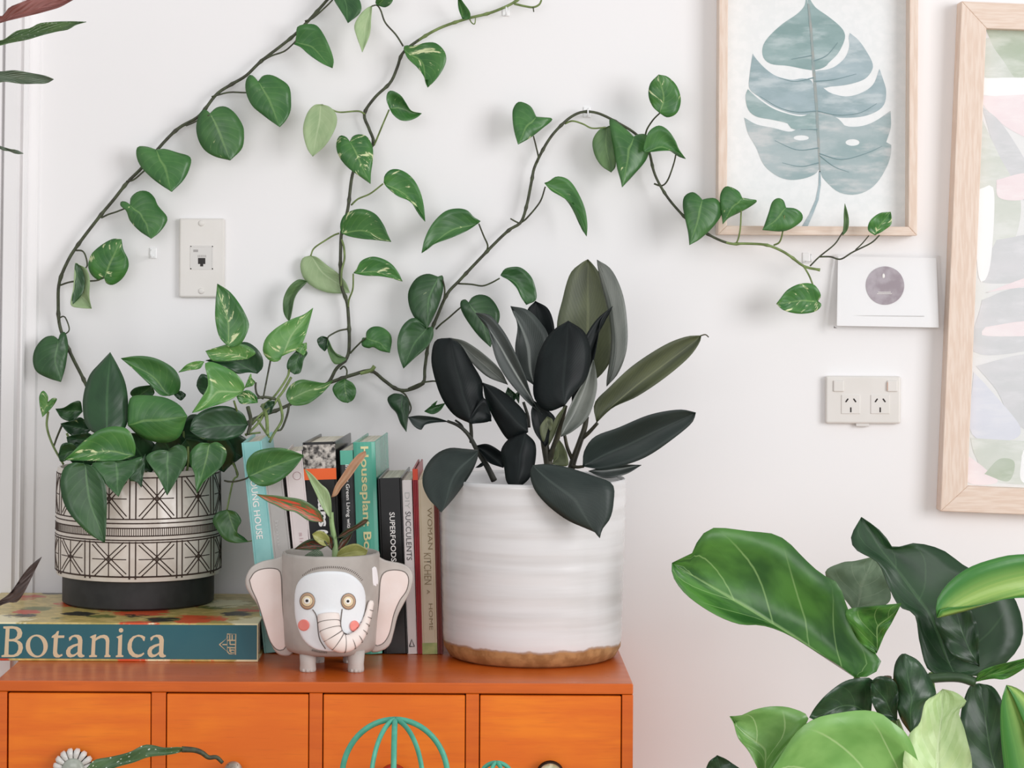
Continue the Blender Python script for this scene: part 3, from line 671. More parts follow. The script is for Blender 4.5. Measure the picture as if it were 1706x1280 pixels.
pet(vB, '6', '710,985 650,998 590,1030 578,1048')
L(vB, '6', '832,1045', '838,1000 880,970 940,975 990,1015 1003,1065', '990,1142', '808,1045 806,1095 850,1112 880,1105 930,1130', 0.04, 0.055, 'p1', -0.005)
pet(vB, '6', '728,1145 760,1110 800,1070 830,1045')
L(vB, 'd', '395,268', '383,225 415,165 480,130 560,140 640,152', '692,135', '430,300 520,292 600,240 660,180', 0.08, 0.06, 'p3', 0.006)
L(vB, 'd', '770,125', '820,150 847,200 830,260', '790,284', '715,150 690,190 710,240 750,275', 0.055, 0.055, 'p1', 0.003)
pet(vB, 'd', '742,60 765,42 785,70 780,125', (0.03, 0.055), m='vine')
L(vB, '2', '1470,125', '1445,60 1440,0 1440,-40', '1400,-90', '1515,125 1518,80 1470,10', 0.03, 0.05, 'p1')
pet(vB, '2', '1515,122 1530,150 1550,158 1556,120', (0.02, 0.028), 0.0010, 'vine_green')
pet(vB, '3', '225,25 290,40 350,48 390,30 405,0', (0.02, 0.03), 0.0018, 'vine_green')
pet(vB, '3', '350,48 354,78', (0.026, 0.03), 0.001, 'vine')
# vine C leaves
L(vC, '6', '1575,285', '1500,335 1400,380 1290,420 1230,460', '1200,482', '1590,272 1545,245 1500,200 1430,188 1350,210 1270,290 1220,390', 0.04, 0.06, 'p1', 0.006)
pet(vC, '6', '1630,470 1636,430 1610,370 1578,290')
L(vC, '6', '1308,640', '1340,635 1342,720 1315,820 1270,920', '1235,985', '1240,620 1165,650 1115,730 1113,810 1140,890 1185,945', 0.045, 0.055, 'p0', -0.008)
pet(vC, '6', '1335,820 1348,780 1352,720 1340,660')
L(vC, '6', '1235,978', '1272,972 1275,1040 1230,1110 1150,1180', '1080,1245', '1155,912 1085,950 1045,1030 1040,1110 1058,1190', 0.05, 0.065, 'p0', 0.006)
L(vC, '6', '1510,812', '1535,775 1590,757 1655,780 1705,850 1716,910 1690,1000', '1655,1105', '1490,790 1458,803 1462,860 1510,945 1580,1035', 0.05, 0.065, 'p0', -0.006)
pet(vC, '6', '1295,985 1330,950 1380,910 1455,845 1500,820')
L(vC, '7', '135,630', '160,590 210,575 270,580 330,630 362,700 370,790', '305,825', '190,662 240,712 270,772', 0.045, 0.05, 'p0', 0.006)
pet(vC, '6', '1440,685 1530,690 1600,700 1660,680 1715,650')
L(vC, '3', '370,772', '420,776 474,782 465,806 410,850 330,912', '250,955', '340,712 300,683 250,675 216,725 215,800 228,880', 0.045, 0.06, 'p1', -0.007)
pet(vC, '3', '365,1095 385,1050 372,980 352,900')
L(vC, '3', '832,842', '866,835 886,920 892,1020 895,1100', '865,1140', '785,860 743,930 755,1020 800,1095', 0.04, 0.045, 'pg', 0.004)
pet(vC, '3', '560,818 610,800 680,820 740,848 830,842', m='vine_green')
L(vC, '3', '1015,905', '1045,888 1102,895 1118,980 1095,1060 1020,1150', '938,1238', '960,850 860,783 862,870 885,1000 905,1110 928,1190', 0.055, 0.07, 'p1', -0.01)
L(vC, '3', '1080,1005', '1085,950 1115,870 1180,830 1240,860 1290,930 1312,985', '1358,1050', '1130,1004 1200,997 1280,998 1325,1020', 0.065, 0.065, 'p1', 0.008)
pet(vC, '3', '1150,1215 1200,1228 1240,1190 1280,1080 1296,1005', m='vine')
L(vC, '3', '1190,750', '1140,705 1112,630 1125,550', '1180,493', '1240,776 1302,745 1326,660 1300,570 1240,508', 0.065, 0.07, 'p2', -0.003, mid=0.8)
pet(vC, '3', '1090,900 1105,850 1145,790 1190,745')
L(vC, '7', '425,20', '455,8 500,-22 560,-15 610,25 660,110 695,200 708,300', '703,372', '470,70 530,105 600,150 640,200 680,280', 0.045, 0.065, 'p1', 0.007)
pet(vC, '7', '265,285 310,250 395,145 430,45')
pet(vC, '7', '270,290 235,275 200,255', (0.022, 0.026), 0.0013)
L(vC, '7', '1468,132', '1500,122 1560,124 1597,180 1590,240 1530,320 1450,392', '1383,430', '1440,100 1400,80 1350,108 1339,170 1355,260 1375,350', 0.07, 0.075, 'p1', -0.006)
L(vC, '8', '183,97', '225,103 264,112 225,145 160,180 110,205', '78,238', '160,58 98,34 66,75 64,140 74,200', 0.075, 0.07, 'p1', -0.006)
pet(vC, '8', '130,345 155,335 172,270 178,165', (0.05, 0.075), m='vine_green')
L(vC, '8', '420,150', '470,155 506,182 505,220 450,262 390,278', '293,270', '405,110 375,98 345,120 325,180 305,240', 0.075, 0.075, 'p1', -0.005)
pet(vC, '8', '355,352 385,335 402,280 412,190', (0.05, 0.075), m='vine_green')
pet(vC, '8', '550,465 600,415 680,350 715,300 728,280', (0.048, 0.06), 0.0012)
L(vC, '8', '725,300', '732,240 733,180', '738,128', '752,270 760,220 750,165', 0.06, 0.065, 'pg', 0.003)
pet(vC, '8', '600,415 660,415 715,428 780,390 880,340 925,298', (0.05, 0.065), 0.0013)
pet(vC, '8', '795,378 830,345 868,300', (0.055, 0.065), 0.001)
L(vC, '8', '900,298', '863,270 875,220 925,180', '985,172', '945,275 988,240 990,200', 0.065, 0.07, 'p2', 0.004)
L(vC, '8', '592,655', '612,676 575,712 490,723 410,705', '368,670', '608,620 570,565 500,560 430,592 390,640', 0.06, 0.065, 'p2', 0.004)
pet(vC, '8', '510,460 530,490 555,540 592,650', (0.045, 0.06), m='vine_green')
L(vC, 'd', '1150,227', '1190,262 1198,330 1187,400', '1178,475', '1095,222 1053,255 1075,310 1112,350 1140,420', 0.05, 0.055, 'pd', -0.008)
pet(vC, 'd', '1140,205 1175,235 1208,310 1195,355 1170,350')
L(vC, 'd', '1435,285', '1400,335 1350,358', '1297,340', '1340,305 1385,268', 0.06, 0.06, 'p0')
pet(vC, 'd', '1190,190 1270,155 1330,142 1380,145 1420,200 1435,285', (0.028, 0.06))

# crown of leaves over the pot -----------------------------
def cs(pts, d, r=0.0018, m='vine_green', k='g'): return stem(poth, k, pts, d, r, m, 'stem', r * 0.85)
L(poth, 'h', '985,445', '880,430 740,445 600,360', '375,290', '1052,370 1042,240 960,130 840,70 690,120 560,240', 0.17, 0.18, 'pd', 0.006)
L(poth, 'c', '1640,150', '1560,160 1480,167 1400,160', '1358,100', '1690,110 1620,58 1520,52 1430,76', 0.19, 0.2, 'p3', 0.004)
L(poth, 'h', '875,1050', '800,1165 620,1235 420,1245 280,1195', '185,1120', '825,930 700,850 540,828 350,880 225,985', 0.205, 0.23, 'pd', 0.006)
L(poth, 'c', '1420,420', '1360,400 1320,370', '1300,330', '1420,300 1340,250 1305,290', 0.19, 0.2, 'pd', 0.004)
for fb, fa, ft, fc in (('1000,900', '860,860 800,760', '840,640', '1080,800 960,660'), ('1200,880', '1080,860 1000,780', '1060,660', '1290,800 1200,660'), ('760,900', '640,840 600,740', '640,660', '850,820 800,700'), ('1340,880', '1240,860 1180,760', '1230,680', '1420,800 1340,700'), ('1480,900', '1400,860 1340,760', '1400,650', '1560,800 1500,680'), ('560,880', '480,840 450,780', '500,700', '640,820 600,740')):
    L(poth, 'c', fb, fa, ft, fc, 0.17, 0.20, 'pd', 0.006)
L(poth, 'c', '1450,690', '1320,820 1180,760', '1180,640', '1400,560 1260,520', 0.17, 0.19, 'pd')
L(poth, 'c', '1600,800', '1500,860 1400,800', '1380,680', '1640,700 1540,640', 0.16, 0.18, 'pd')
L(poth, 'c', '900,420', '860,380 900,340', '1000,325', '960,420 1020,380', 0.17, 0.19, 'p0')
L(poth, 'c', '545,500', '480,560 410,545', '367,482', '530,432 480,440 420,475', 0.17, 0.18, 'p0')
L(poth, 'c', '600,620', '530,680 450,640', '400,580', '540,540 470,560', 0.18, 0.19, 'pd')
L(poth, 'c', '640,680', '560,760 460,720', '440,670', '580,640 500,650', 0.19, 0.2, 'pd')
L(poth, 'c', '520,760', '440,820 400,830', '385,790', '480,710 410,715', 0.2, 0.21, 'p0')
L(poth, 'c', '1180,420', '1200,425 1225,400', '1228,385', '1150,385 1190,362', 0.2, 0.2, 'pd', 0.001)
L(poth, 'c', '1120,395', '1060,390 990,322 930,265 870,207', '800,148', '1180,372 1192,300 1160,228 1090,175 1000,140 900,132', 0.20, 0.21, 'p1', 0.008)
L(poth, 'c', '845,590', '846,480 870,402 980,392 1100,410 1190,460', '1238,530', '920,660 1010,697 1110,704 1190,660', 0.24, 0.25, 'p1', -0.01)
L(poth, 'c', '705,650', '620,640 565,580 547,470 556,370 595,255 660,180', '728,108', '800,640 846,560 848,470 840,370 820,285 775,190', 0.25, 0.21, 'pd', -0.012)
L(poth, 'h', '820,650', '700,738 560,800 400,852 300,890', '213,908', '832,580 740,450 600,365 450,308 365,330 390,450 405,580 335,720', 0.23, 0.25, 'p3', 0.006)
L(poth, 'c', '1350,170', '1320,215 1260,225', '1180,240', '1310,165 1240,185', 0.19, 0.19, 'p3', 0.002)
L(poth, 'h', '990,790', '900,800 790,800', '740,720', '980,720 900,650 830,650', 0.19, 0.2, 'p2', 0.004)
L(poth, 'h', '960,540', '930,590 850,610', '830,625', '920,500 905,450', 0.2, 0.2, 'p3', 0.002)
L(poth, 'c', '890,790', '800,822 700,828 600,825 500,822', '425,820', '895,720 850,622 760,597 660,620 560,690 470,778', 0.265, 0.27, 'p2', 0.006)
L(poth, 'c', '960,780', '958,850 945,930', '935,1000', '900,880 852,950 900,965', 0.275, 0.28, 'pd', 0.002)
L(poth, 'c', '765,830', '850,822 942,800 905,880 830,970', '783,1063', '680,832 607,845 650,920 718,1000', 0.27, 0.283, 'p0', 0.003)
L(poth, 'c', '1110,757', '1170,720 1228,740 1233,830 1180,930', '1105,1053', '1040,755 964,800 1010,880 1060,960', 0.27, 0.285, 'p0', 0.005)
L(poth, 'c', '1385,712', '1440,702 1497,760 1480,840 1420,905 1350,960', '1300,1040', '1320,708 1260,765 1256,840 1285,910 1292,980', 0.25, 0.268, 'p1', 0.005)
L(poth, 'c', '560,845', '625,870 690,965 705,1060 704,1200 698,1310', '692,1367', '480,838 418,880 398,980 420,1100 480,1200 590,1310', 0.275, 0.29, 'p0', 0.006)
L(poth, '5', '1515,1105', '1452,1040 1424,930 1424,820', '1437,686', '1590,1085 1640,990 1640,930 1590,830 1520,740', 0.21, 0.20, 'p2', 0.005)
L(poth, '6', '275,1165', '255,1197 200,1197 152,1140 165,1055 230,985 330,925 420,890', '482,846', '330,1140 390,1110 425,1050 450,970', 0.13, 0.12, 'p3', 0.006)
L(poth, '6', '400,1110', '445,1140 420,1190 400,1270', '360,1285', '370,1130 318,1190 312,1250', 0.12, 0.12, 'p0', 0.003)
L(poth, '6', '390,1140', '420,1160 440,1120', '440,1075', '360,1120 380,1090', 0.125, 0.12, 'p3', 0.002)
L(poth, 'c', '315,440', '345,412 376,415 360,450 318,500', '280,535', '315,395 285,361 259,400 265,470', 0.16, 0.16, 'p3', 0.003)
cs('318,500 310,600 348,720 420,850', (0.16, 0.17), 0.0018, 'vine_green', 'c')
cs('410,590 380,660 355,730', (0.17, 0.165), 0.0016, 'vine', 'c')
L(poth, 'k', '240,742', '215,640 232,540 320,450 450,410 580,400 700,415 800,450', '895,490', '280,795 370,850 470,852 600,800 720,710 820,600', 0.305, 0.315, 'p1', 0.008)
cs('-40,790 0,800 80,800 200,770 260,735', (0.21, 0.305), 0.0014, 'vine', 'k')
L(poth, 'b', '1500,38', '1560,55 1594,110 1570,160 1575,210', '1640,250', '1440,55 1405,110 1440,180 1490,240 1560,258', 0.20, 0.205, 'p1', 0.004)
cs('1600,245 1650,246 1700,232', (0.205, 0.205), 0.0009, 'vine_green', 'b')
cs('1540,840 1572,920 1540,960 1500,1150', (0.19, 0.2), 0.0016, 'vine_green', 'c')
cs('1470,800 1540,830 1570,930', (0.17, 0.19), 0.0016, 'vine', 'c')
for pts, d, r, m in (('430,250 395,430 360,610', (0.13, 0.14), 0.0014, 'vine'), ('620,330 600,420 470,610 330,720', (0.12, 0.14), 0.0018, 'vine_green'), ('640,420 560,560 500,640 400,800', (0.12, 0.15), 0.002, 'vine_green'), ('280,470 280,540 300,600 360,640', (0.15, 0.15), 0.0016, 'vine'), ('510,640 540,740 545,860 460,1000 420,1080', (0.14, 0.16), 0.0022, 'vine_green'), ('620,690 600,800 545,940 500,960', (0.13, 0.14), 0.0018, 'vine'), ('300,850 370,960 420,1030', (0.16, 0.18), 0.0018, 'vine_green'), ('480,640 360,620 250,640', (0.14, 0.16), 0.0022, 'vine'), ('240,900 330,800 420,730', (0.16, 0.15), 0.0018, 'vine_green'), ('350,700 390,820 400,1000', (0.14, 0.18), 0.003, 'vine_green'), ('200,720 230,860 200,1000', (0.17, 0.19), 0.003, 'vine'), ('60,660 90,760 110,840', (0.23, 0.2), 0.0015, 'vine_green'), ('170,1000 330,980', (0.17, 0.17), 0.0016, 'vine_green'), ('380,760 310,880 180,1010', (0.15, 0.18), 0.002, 'vine_green')):
    cs(pts, d, r, m)
L(poth, 'h', '1190,800', '1140,920 1060,930', '1060,860', '1180,770 1100,780', 0.15, 0.15, 'pd', 0.003)
for k_ in range(9):      # inner stems between the leaves
    a = R.uniform(0, 6.28); rr = rp * R.uniform(0.2, 0.75)
    p0 = Vector((pcx + rr * math.cos(a), pcy + rr * math.sin(a), zb1 + zrim - 0.03)); p1 = p0 + Vector((0.02 * math.cos(a), 0.01 * math.sin(a) - 0.01, 0.06 + R.random() * 0.03))
    mb = MB(); mb.tube(cr([p0, (p0 + p1) / 2 + Vector((0.006, 0, 0)), p1], 6), 0.0018, 6); mb.build('stem', M['vine_green'], poth)

# ------------------------------------------------------------------ rubber plant in the white pot
DPW = ontop(1114)
rw = 0.1255; pw = P(887, 1000, DPW - 0.108); wx, wy = pw.x, -(DPW - 0.112)
rub = thing('potted_rubber_plant', 'dark leaved rubber plant in large white glazed pot with bare tan foot', 'plant', (wx, wy, ZT))
hw = P(890, 795, -wy).z - ZT
def pot_glaze():
    m = NT('white_pot_glaze'); g = m.gen(); sp = m.n('ShaderNodeSeparateXYZ', i_0=g)
    n = m.noise(g, 30, 4); nz = m.noise(m.scaled(g, (4, 4, 60)), 1.0, 3)
    h = m.math('ADD', sp.outputs[2], m.math('MULTIPLY', m.math('SUBTRACT', n, 0.5), 0.014))
    h = m.math('ADD', h, m.math('MULTIPLY', m.math('SUBTRACT', m.noise(g, 9, 2), 0.5), 0.02))
    tan = m.mix(m.step(m.noise(g, 60, 4), 0.35, 0.65), lin('b98d5c'), lin('9a6f42'))
    wh = m.mix(m.step(nz, 0.35, 0.7), lin('e0dfdf'), lin('d3d1d0'))
    f = m.step(h, ZT + 0.0215, ZT + 0.0265)
    edge = m.math('SUBTRACT', 1.0, m.math('ABSOLUTE', m.math('SUBTRACT', m.math('MULTIPLY', f, 2.0), 1.0)))
    c = m.mix(f, tan, wh); m.col(m.mix(m.math('MULTIPLY', edge, 0.5), c, lin('8a6238')))
    m.put(m.b.inputs['Roughness'], m.math('SUBTRACT', 0.75, m.math('MULTIPLY', f, 0.57)))
    m.bump(m.math('ADD', nz, m.math('MULTIPLY', f, 0.4)), 0.10, 0.003); return m.m
M['pot_white'] = pot_glaze()
prof = [(0.001, 0), (rw * 0.86, 0), (rw * 0.93, 0.004), (rw * 0.985, 0.016), (rw * 0.998, 0.03)]
for i in range(1, 40):
    z = 0.03 + (hw - 0.036) * i / 40; prof.append((rw * (0.998 + 0.04 * (i / 40)) + 0.0003 * math.sin(i * 1.1) + 0.0003 * math.sin(i * 2.7), z))
ro = rw * 1.04
prof += [(ro, hw - 0.006), (ro - 0.0008, hw - 0.0015), (ro - 0.003, hw), (ro - 0.006, hw - 0.0015), (ro - 0.0075, hw - 0.006), (ro - 0.009, hw - 0.035), (0.001, hw - 0.035)]
mb = MB(); mb.lathe(prof, (wx, wy, ZT), 96); mb.build('pot', M['pot_white'], rub)
mb = MB(); mb.lathe([(ro - 0.009, hw - 0.034), (ro * 0.5, hw - 0.026), (0.001, hw - 0.022)], (wx, wy, ZT), 48); mb.build('soil', M['soil'], rub)
dc = -wy
def rl(base, A, tip, B, d0, d1, mat, cup=0.008, bow=0.0, k='r', mid=0.45): return leaf(rub, k, base, A, tip, B, d0, d1, mat, cup, bow, mid, 0.0005)
def rs(pts, d, r, m='rub_stem', k='r', r1=None): return stem(rub, k, pts, d, r, m, 'stem', r1 or r * 0.8, seg=8)
M['rub_stem'] = plain('rubber_plant_stem', '4c4835', 0.5, '38362a', 60); M['rub_bark'] = plain('rubber_plant_dark_stem', '3a3b33', 0.6, '2b2c27', 60)
rs('775,1240 765,1150 745,1040 735,940 745,860', (dc, dc), 0.0068, r1=0.004)
rs('765,1150 800,1060 830,960 860,840', (dc, dc + 0.02), 0.005, r1=0.003)
rs('880,1240 900,1150 935,1050 965,960 975,900', (dc - 0.02, dc - 0.02), 0.0055, r1=0.0035)
rs('950,1020 990,985 1035,935', (dc - 0.02, dc - 0.01), 0.003)
rs('895,1130 870,1070 855,1000', (dc - 0.02, dc - 0.01), 0.0028)
rs('470,1250 430,1170 380,1090 330,1000 275,950 215,925', (dc - 0.01, dc + 0.02), 0.0045, 'rub_bark', r1=0.002)
rs('345,1040 345,980 340,920', (dc, dc + 0.02), 0.0028, 'rub_bark')
rs('310,985 290,945 258,920', (dc, dc + 0.01), 0.0018, 'rub_bark')
rs('660,960 655,900 630,820', (dc, dc), 0.0025, 'rub_bark')
# rear leaves first
rl('1000,720', '900,600 815,430 846,250 885,120 940,65', '982,40', '1080,640 1132,520 1120,330 1075,170 1020,80', dc - 0.06, dc - 0.07, 'r2', 0.012)
rl('1085,735', '1120,640 1138,500 1118,300 1075,150', '1032,42', '1150,660 1195,530 1196,370 1170,220 1110,95', dc - 0.03, dc - 0.05, 'r3', 0.004)
rl('760,560', '690,460 650,330', '695,268', '792,480 797,400 765,310', dc - 0.06, dc - 0.08, 'r0')
rl('610,760', '560,840 530,790', '545,740', '605,830 600,790', dc - 0.05, dc - 0.05, 'pd')
rl('690,730', '610,660 585,530 598,400', '560,296', '735,600 768,470 720,380 650,315', dc - 0.02, dc - 0.05, 'r4')
rl('545,725', '430,680 330,585 280,510', '232,470', '500,640 410,555 310,488', dc - 0.03, dc - 0.02, 'r3', 0.004)
rl('520,1180', '440,1150 390,1090', '368,1060', '530,1120 490,1080 430,1050', dc, dc, 'r0')
rl('430,1150', '400,1175', '368,1180', '405,1150', dc, dc, 'r0', 0.001)
rl('790,1160', '800,1090 812,1050', '828,1030', '870,1170 870,1110 850,1060', dc + 0.02, dc + 0.03, 'r2', 0.004)
rl('895,830', '900,640 960,480 1030,370', '1118,297', '965,720 1012,600 1036,480 1055,365', dc + 0.0, dc - 0.03, 'r0', 0.006)
rl('835,1010', '850,930 905,800 970,690', '1012,590', '900,980 985,900 1030,760 1028,660', dc + 0.03, dc + 0.01, 'r3', 0.008)  # grey colour carries the highlight on this dark leaf
rl('755,905', '650,820 545,700 482,590 450,470 428,390', '368,333', '690,830 640,680 580,540 520,430 445,345', dc + 0.03, dc + 0.02, 'r4', 0.006)
rl('345,940', '250,890 180,790 135,650 128,560 152,482', '228,470', '455,915 410,790 405,710 350,610 285,505', dc + 0.05, dc + 0.03, 'r0', -0.016)
rl('455,925', '400,930 340,938', '330,920', '445,860 408,800', dc + 0.03, dc + 0.05, 'r0', 0.003)
rl('655,985', '560,1035 480,930 425,810', '408,715', '645,890 560,795 480,742', dc + 0.05, dc + 0.03, 'r0', -0.012)
rl('640,988', '695,1050 692,1160 660,1240', '590,1300', '560,1015 508,1085 525,1180 540,1260', dc + 0.06, dc + 0.09, 'r0', -0.014)
rl('855,840', '760,870 690,800 688,680 720,540 785,435', '875,376', '900,780 975,690 1000,560 965,440', dc + 0.06, dc + 0.03, 'r0', -0.014)
rl('750,1065', '690,980 672,880', '690,815', '800,1000 800,900', dc + 0.035, dc + 0.03, 'r0', 0.006)
rl('768,1060', '800,1000 830,920', '862,838', '775,980 810,900', dc + 0.045, dc + 0.05, 'r2', 0.003)
rl('760,900', '720,960 740,1040', '765,960', '790,920 780,980', dc + 0.06, dc + 0.06, 'r2', 0.003)
rl('1030,932', '1018,830 1100,740 1230,620 1400,510 1520,463', '1602,457', '1120,850 1250,790 1400,690 1530,580 1590,500', dc - 0.01, dc - 0.01, 'r2', 0.012)
rs('1598,458 1625,452 1643,466', (dc - 0.01, dc - 0.01), 0.0010)
rl('955,1172', '962,1090 1020,1010 1150,960 1320,890 1480,862', '1572,878', '1060,1187 1200,1160 1320,1110 1450,1020 1550,935', dc + 0.0, dc + 0.03, 'r1', 0.012)
rs('895,1170 925,1176 960,1172', (dc - 0.01, dc), 0.0025)
rl('985,1198', '1060,1178 1150,1163', '1275,1165', '1080,1236 1190,1215', dc - 0.03, dc - 0.05, 'r4', 0.006)
rl('220,928', '150,932 90,945 70,972 30,950', '0,903', '150,905 60,895', dc + 0.01, dc + 0.02, 'r1', 0.008)
rl('608,40', '600,100 560,190 480,310 420,385', '368,442', '520,32 420,27 330,70 262,160 248,260 285,350 335,405', dc + 0.05, dc + 0.15, 'r1', -0.012, k='w')
rl('960,138', '1050,130 1180,150 1350,205 1475,260 1482,380 1460,480 1410,550', '1393,608', '943,200 975,300 1060,400 1180,490 1290,540 1370,575', dc + 0.13, dc + 0.165, 'r1', -0.006, bow=0.012, k='w')

# ------------------------------------------------------------------ elephant pot
DE = 0.38; ec = P(551, 1000, DE); ex, ey = ec.x, -DE; re_t, re_b = 81.5 * (DW - DE) / F, 77 * (DW - DE) / F
ele = thing('potted_aglaonema', 'small red and green leaved plant in grey elephant shaped ceramic pot with white face', 'plant', (ex, ey, ZT))
ze0 = P(551, 1099, DE + re_b).z; ze1 = P(551, 919, DE).z
def clay(name, a, b, dark, strength=0.5):
    m = NT(name); g = m.gen(); n = m.noise(g, 22, 4); n2 = m.noise(g, 240, 2)
    c = m.mix(m.step(n, 0.3, 0.7), lin(a), lin(b))
    m.col(c); m.rough(0.6); m.bump(n2, 0.12, 0.001); return m.m
M['ele_grey'] = clay('elephant_grey_clay', 'b5aea7', 'a49d96', '7d756e'); M['ele_edge'] = clay('elephant_ear_rim_clay', 'c3bcb5', 'b5ada6', '8a817a'); M['ele_pink'] = clay('elephant_ear_pink', 'eadcd6', 'e5d3cb', 'cbb8b0'); M['ele_white'] = clay('elephant_face_white', 'e9ecee', 'e4e7ea', 'd0d0d0')
M['ele_trunk'] = clay('elephant_trunk_cream', 'efe3dc', 'e8dbd3', 'd0c0b6'); M['ele_line'] = plain('elephant_dark_line', '6a625c', 0.7); M['ele_coral'] = plain('elephant_coral_cheek', 'ef8f84', 0.45, 'e88378', 60)
M['eye_tan'] = plain('eye_tan_ring', 'b8977a', 0.5); M['eye_cream'] = plain('eye_cream_ring', 'e6d3ad', 0.5); M['eye_white'] = plain('eye_white', 'f2efe8', 0.4); M['eye_black'] = plain('eye_pupil', '1d1a18', 0.2)
def re_at(z): t = min(max((z - ze0) / (ze1 - ze0), 0), 1); return re_b + (re_t - re_b) * t
hh = ze1 - ze0
mb = MB(); mb.lathe([(0.001, 0), (re_b * 0.75, 0.0005), (re_b * 0.93, 0.004), (re_b * 0.99, 0.011), (re_b, 0.02), (re_t * 0.985, hh * 0.5), (re_t, hh - 0.004), (re_t - 0.001, hh - 0.0008), (re_t - 0.003, hh), (re_t - 0.005, hh - 0.001), (re_t - 0.006, hh - 0.006), (re_t - 0.008, hh - 0.02), (0.001, hh - 0.02)], (ex, ey, ze0), 72)
epot = mb.build('pot', M['ele_grey'], ele)
mb = MB(); mb.lathe([(re_t - 0.008, hh - 0.019), (0.001, hh - 0.012)], (ex, ey, ze0), 32); mb.build('soil', M['soil'], ele)
def onc(px, py, off=0.0):
    y = ey - re_t
    for _ in range(6):
        q = P(px, py, -y); r = re_at(q.z) + off
        y = ey - math.sqrt(max(r * r - (q.x - ex) ** 2, 1e-8))
    return P(px, py, -y)
def plaque(name, k, outline, mat, h, n=40, smooth=True, center=None, base=-0.001, parent=None):
    pts = C(k, outline); pts = cr(pts + [pts[0]], n)[:-1]; c = sum(pts, Vector((0, 0))) / n
    rings = ((1.0, base), (1.0, h * 0.55), (0.97, h * 0.9), (0.92, h), (0.75, h), (0.5, h), (0.25, h)); vs, fs = [], []
    for s, o in rings:
        for p in pts: q = c.lerp(p, s); vs.append(onc(q.x, q.y, o))
    vs.append(onc(c.x, c.y, h))
    for i in range(len(rings) - 1):
        for j in range(n): j2 = (j + 1) % n; fs.append((i * n + j, i * n + j2, (i + 1) * n + j2, (i + 1) * n + j))
    b = (len(rings) - 1) * n
    for j in range(n): fs.append((b + j, b + (j + 1) % n, len(vs) - 1))
    return mesh(name, vs, fs, mat, parent or epot, True)
plaque('face', 'E', '392,580 398,480 425,395 490,332 600,298 740,290 860,300 950,342 1020,415 1050,505 1050,620 1030,760 1010,880 950,970 860,1020 760,1035 660,1028 560,1000 475,925 425,815 398,700', M['ele_white'], 0.0022, 60)
face_p = epot
for (cx_, cy_, r_, parts) in ((512, 566, 70, 1), (893, 570, 67, 1)):
    for nm, f, h, mt, dxx, dyy in (('eye_outline', 1.05, 0.0038, 'ele_line', 0, 0), ('eye', 1.0, 0.0042, 'eye_tan', 0, 0), ('eye_crease', 0.78, 0.0047, 'ele_line', -2, 0), ('eye_ring', 0.74, 0.0050, 'eye_cream', -2, 0), ('eye_white', 0.46, 0.0056, 'eye_white', -4, -2), ('pupil', 0.2, 0.0062, 'eye_black', -4, -2)):
        plaque(nm, 'E', ell(cx_ + dxx, cy_ + dyy, r_ * f, (r_ + 8) * f if nm in ('eye', 'eye_outline') else r_ * f, 20), M[mt], h, 20)
plaque('cheek', 'E', ell(478, 790, 54, 54, 20), M['ele_coral'], 0.0042, 20); plaque('cheek', 'E', ell(950, 800, 45, 54, 20), M['ele_coral'], 0.0042, 20)
tp = cr(C('E', '708,690 714,780 738,870 790,940 860,962 935,935 1005,870 1048,780 1078,690 1104,582'), 60)
tr_px = lambda q: (106 - 8 * q / 0.3 if q < 0.3 else 98 - 26 * (q - 0.3) / 0.25 if q < 0.55 else 72 - 28 * (q - 0.55) / 0.2 if q < 0.75 else 44 - 12 * (q - 0.75) / 0.25)
pts, rad = [], []
for i, p in enumerate(tp):
    q = i / 60; pts.append(onc(p.x, p.y, 0.0055 + 0.006 * math.sin(math.pi * min(q * 1.3, 1)) + (-0.006 * (1 - q / 0.2) if q < 0.2 else 0))); rad.append(tr_px(q) / 5.564 * (DW - DE - 0.06) / F)
rad = [r * (0.985 if i % 5 else 0.955) for i, r in enumerate(rad)]
pts.append(pts[-1] + (pts[-1] - pts[-3]).normalized() * 0.003); rad.append(rad[-1] * 0.55)
mb = MB(); mb.tube(pts, rad, 20, flat=0.62); trunk = mb.build('trunk', M['ele_trunk'], epot)
mb = MB()
for i in range(5, 60, 5):
    p0, t = pts[i], (pts[i + 1] - pts[i - 1]).normalized()
    a = t.cross(Vector((0, 1, 0))).normalized(); c = t.cross(a); r = rad[i] * 1.03
    mb.tube([p0 + a * (r * math.cos(th)) + c * (r * 0.62 * math.sin(th)) for th in [2 * math.pi * k / 24 for k in range(25)]], 0.0005, 4, False)
for ln in ('560,645 590,690 605,760 612,850 630,930 680,1010', '835,640 825,720 822,790 840,850 880,875'):
    mb.tube([onc(p.x, p.y, 0.0026) for p in cr(C('E', ln), 20)], 0.0007, 5)
mb.build('trunk_creases', M['ele_line'], epot, False)
mb = MB(); fo = cr(C('E', '470,335 560,285 660,265 760,262 860,275 950,315 1010,375'), 34)
fo2 = cr(C('E', '470,320 555,265 660,245 760,242 865,255 960,298 1025,365'), 34)
for a, b in zip(fo, fo2): mb.tube([onc(a.x, a.y, 0.0003), onc(b.x, b.y, 0.0003)], 0.00055, 4)
for a, b in zip(cr(C('E', '560,1015 620,1030 690,1036'), 10), cr(C('E', '555,1030 618,1046 690,1052'), 10)): mb.tube([onc(a.x, a.y, 0.0003), onc(b.x, b.y, 0.0003)], 0.00055, 4)
mb.build('stitch_marks', M['ele_line'], epot, False)
plaque('price_sticker', 'E', '1112,262 1150,250 1170,405 1125,422', plain('white_sticker', 'f3f1f3', 0.5), 0.0006, 16)
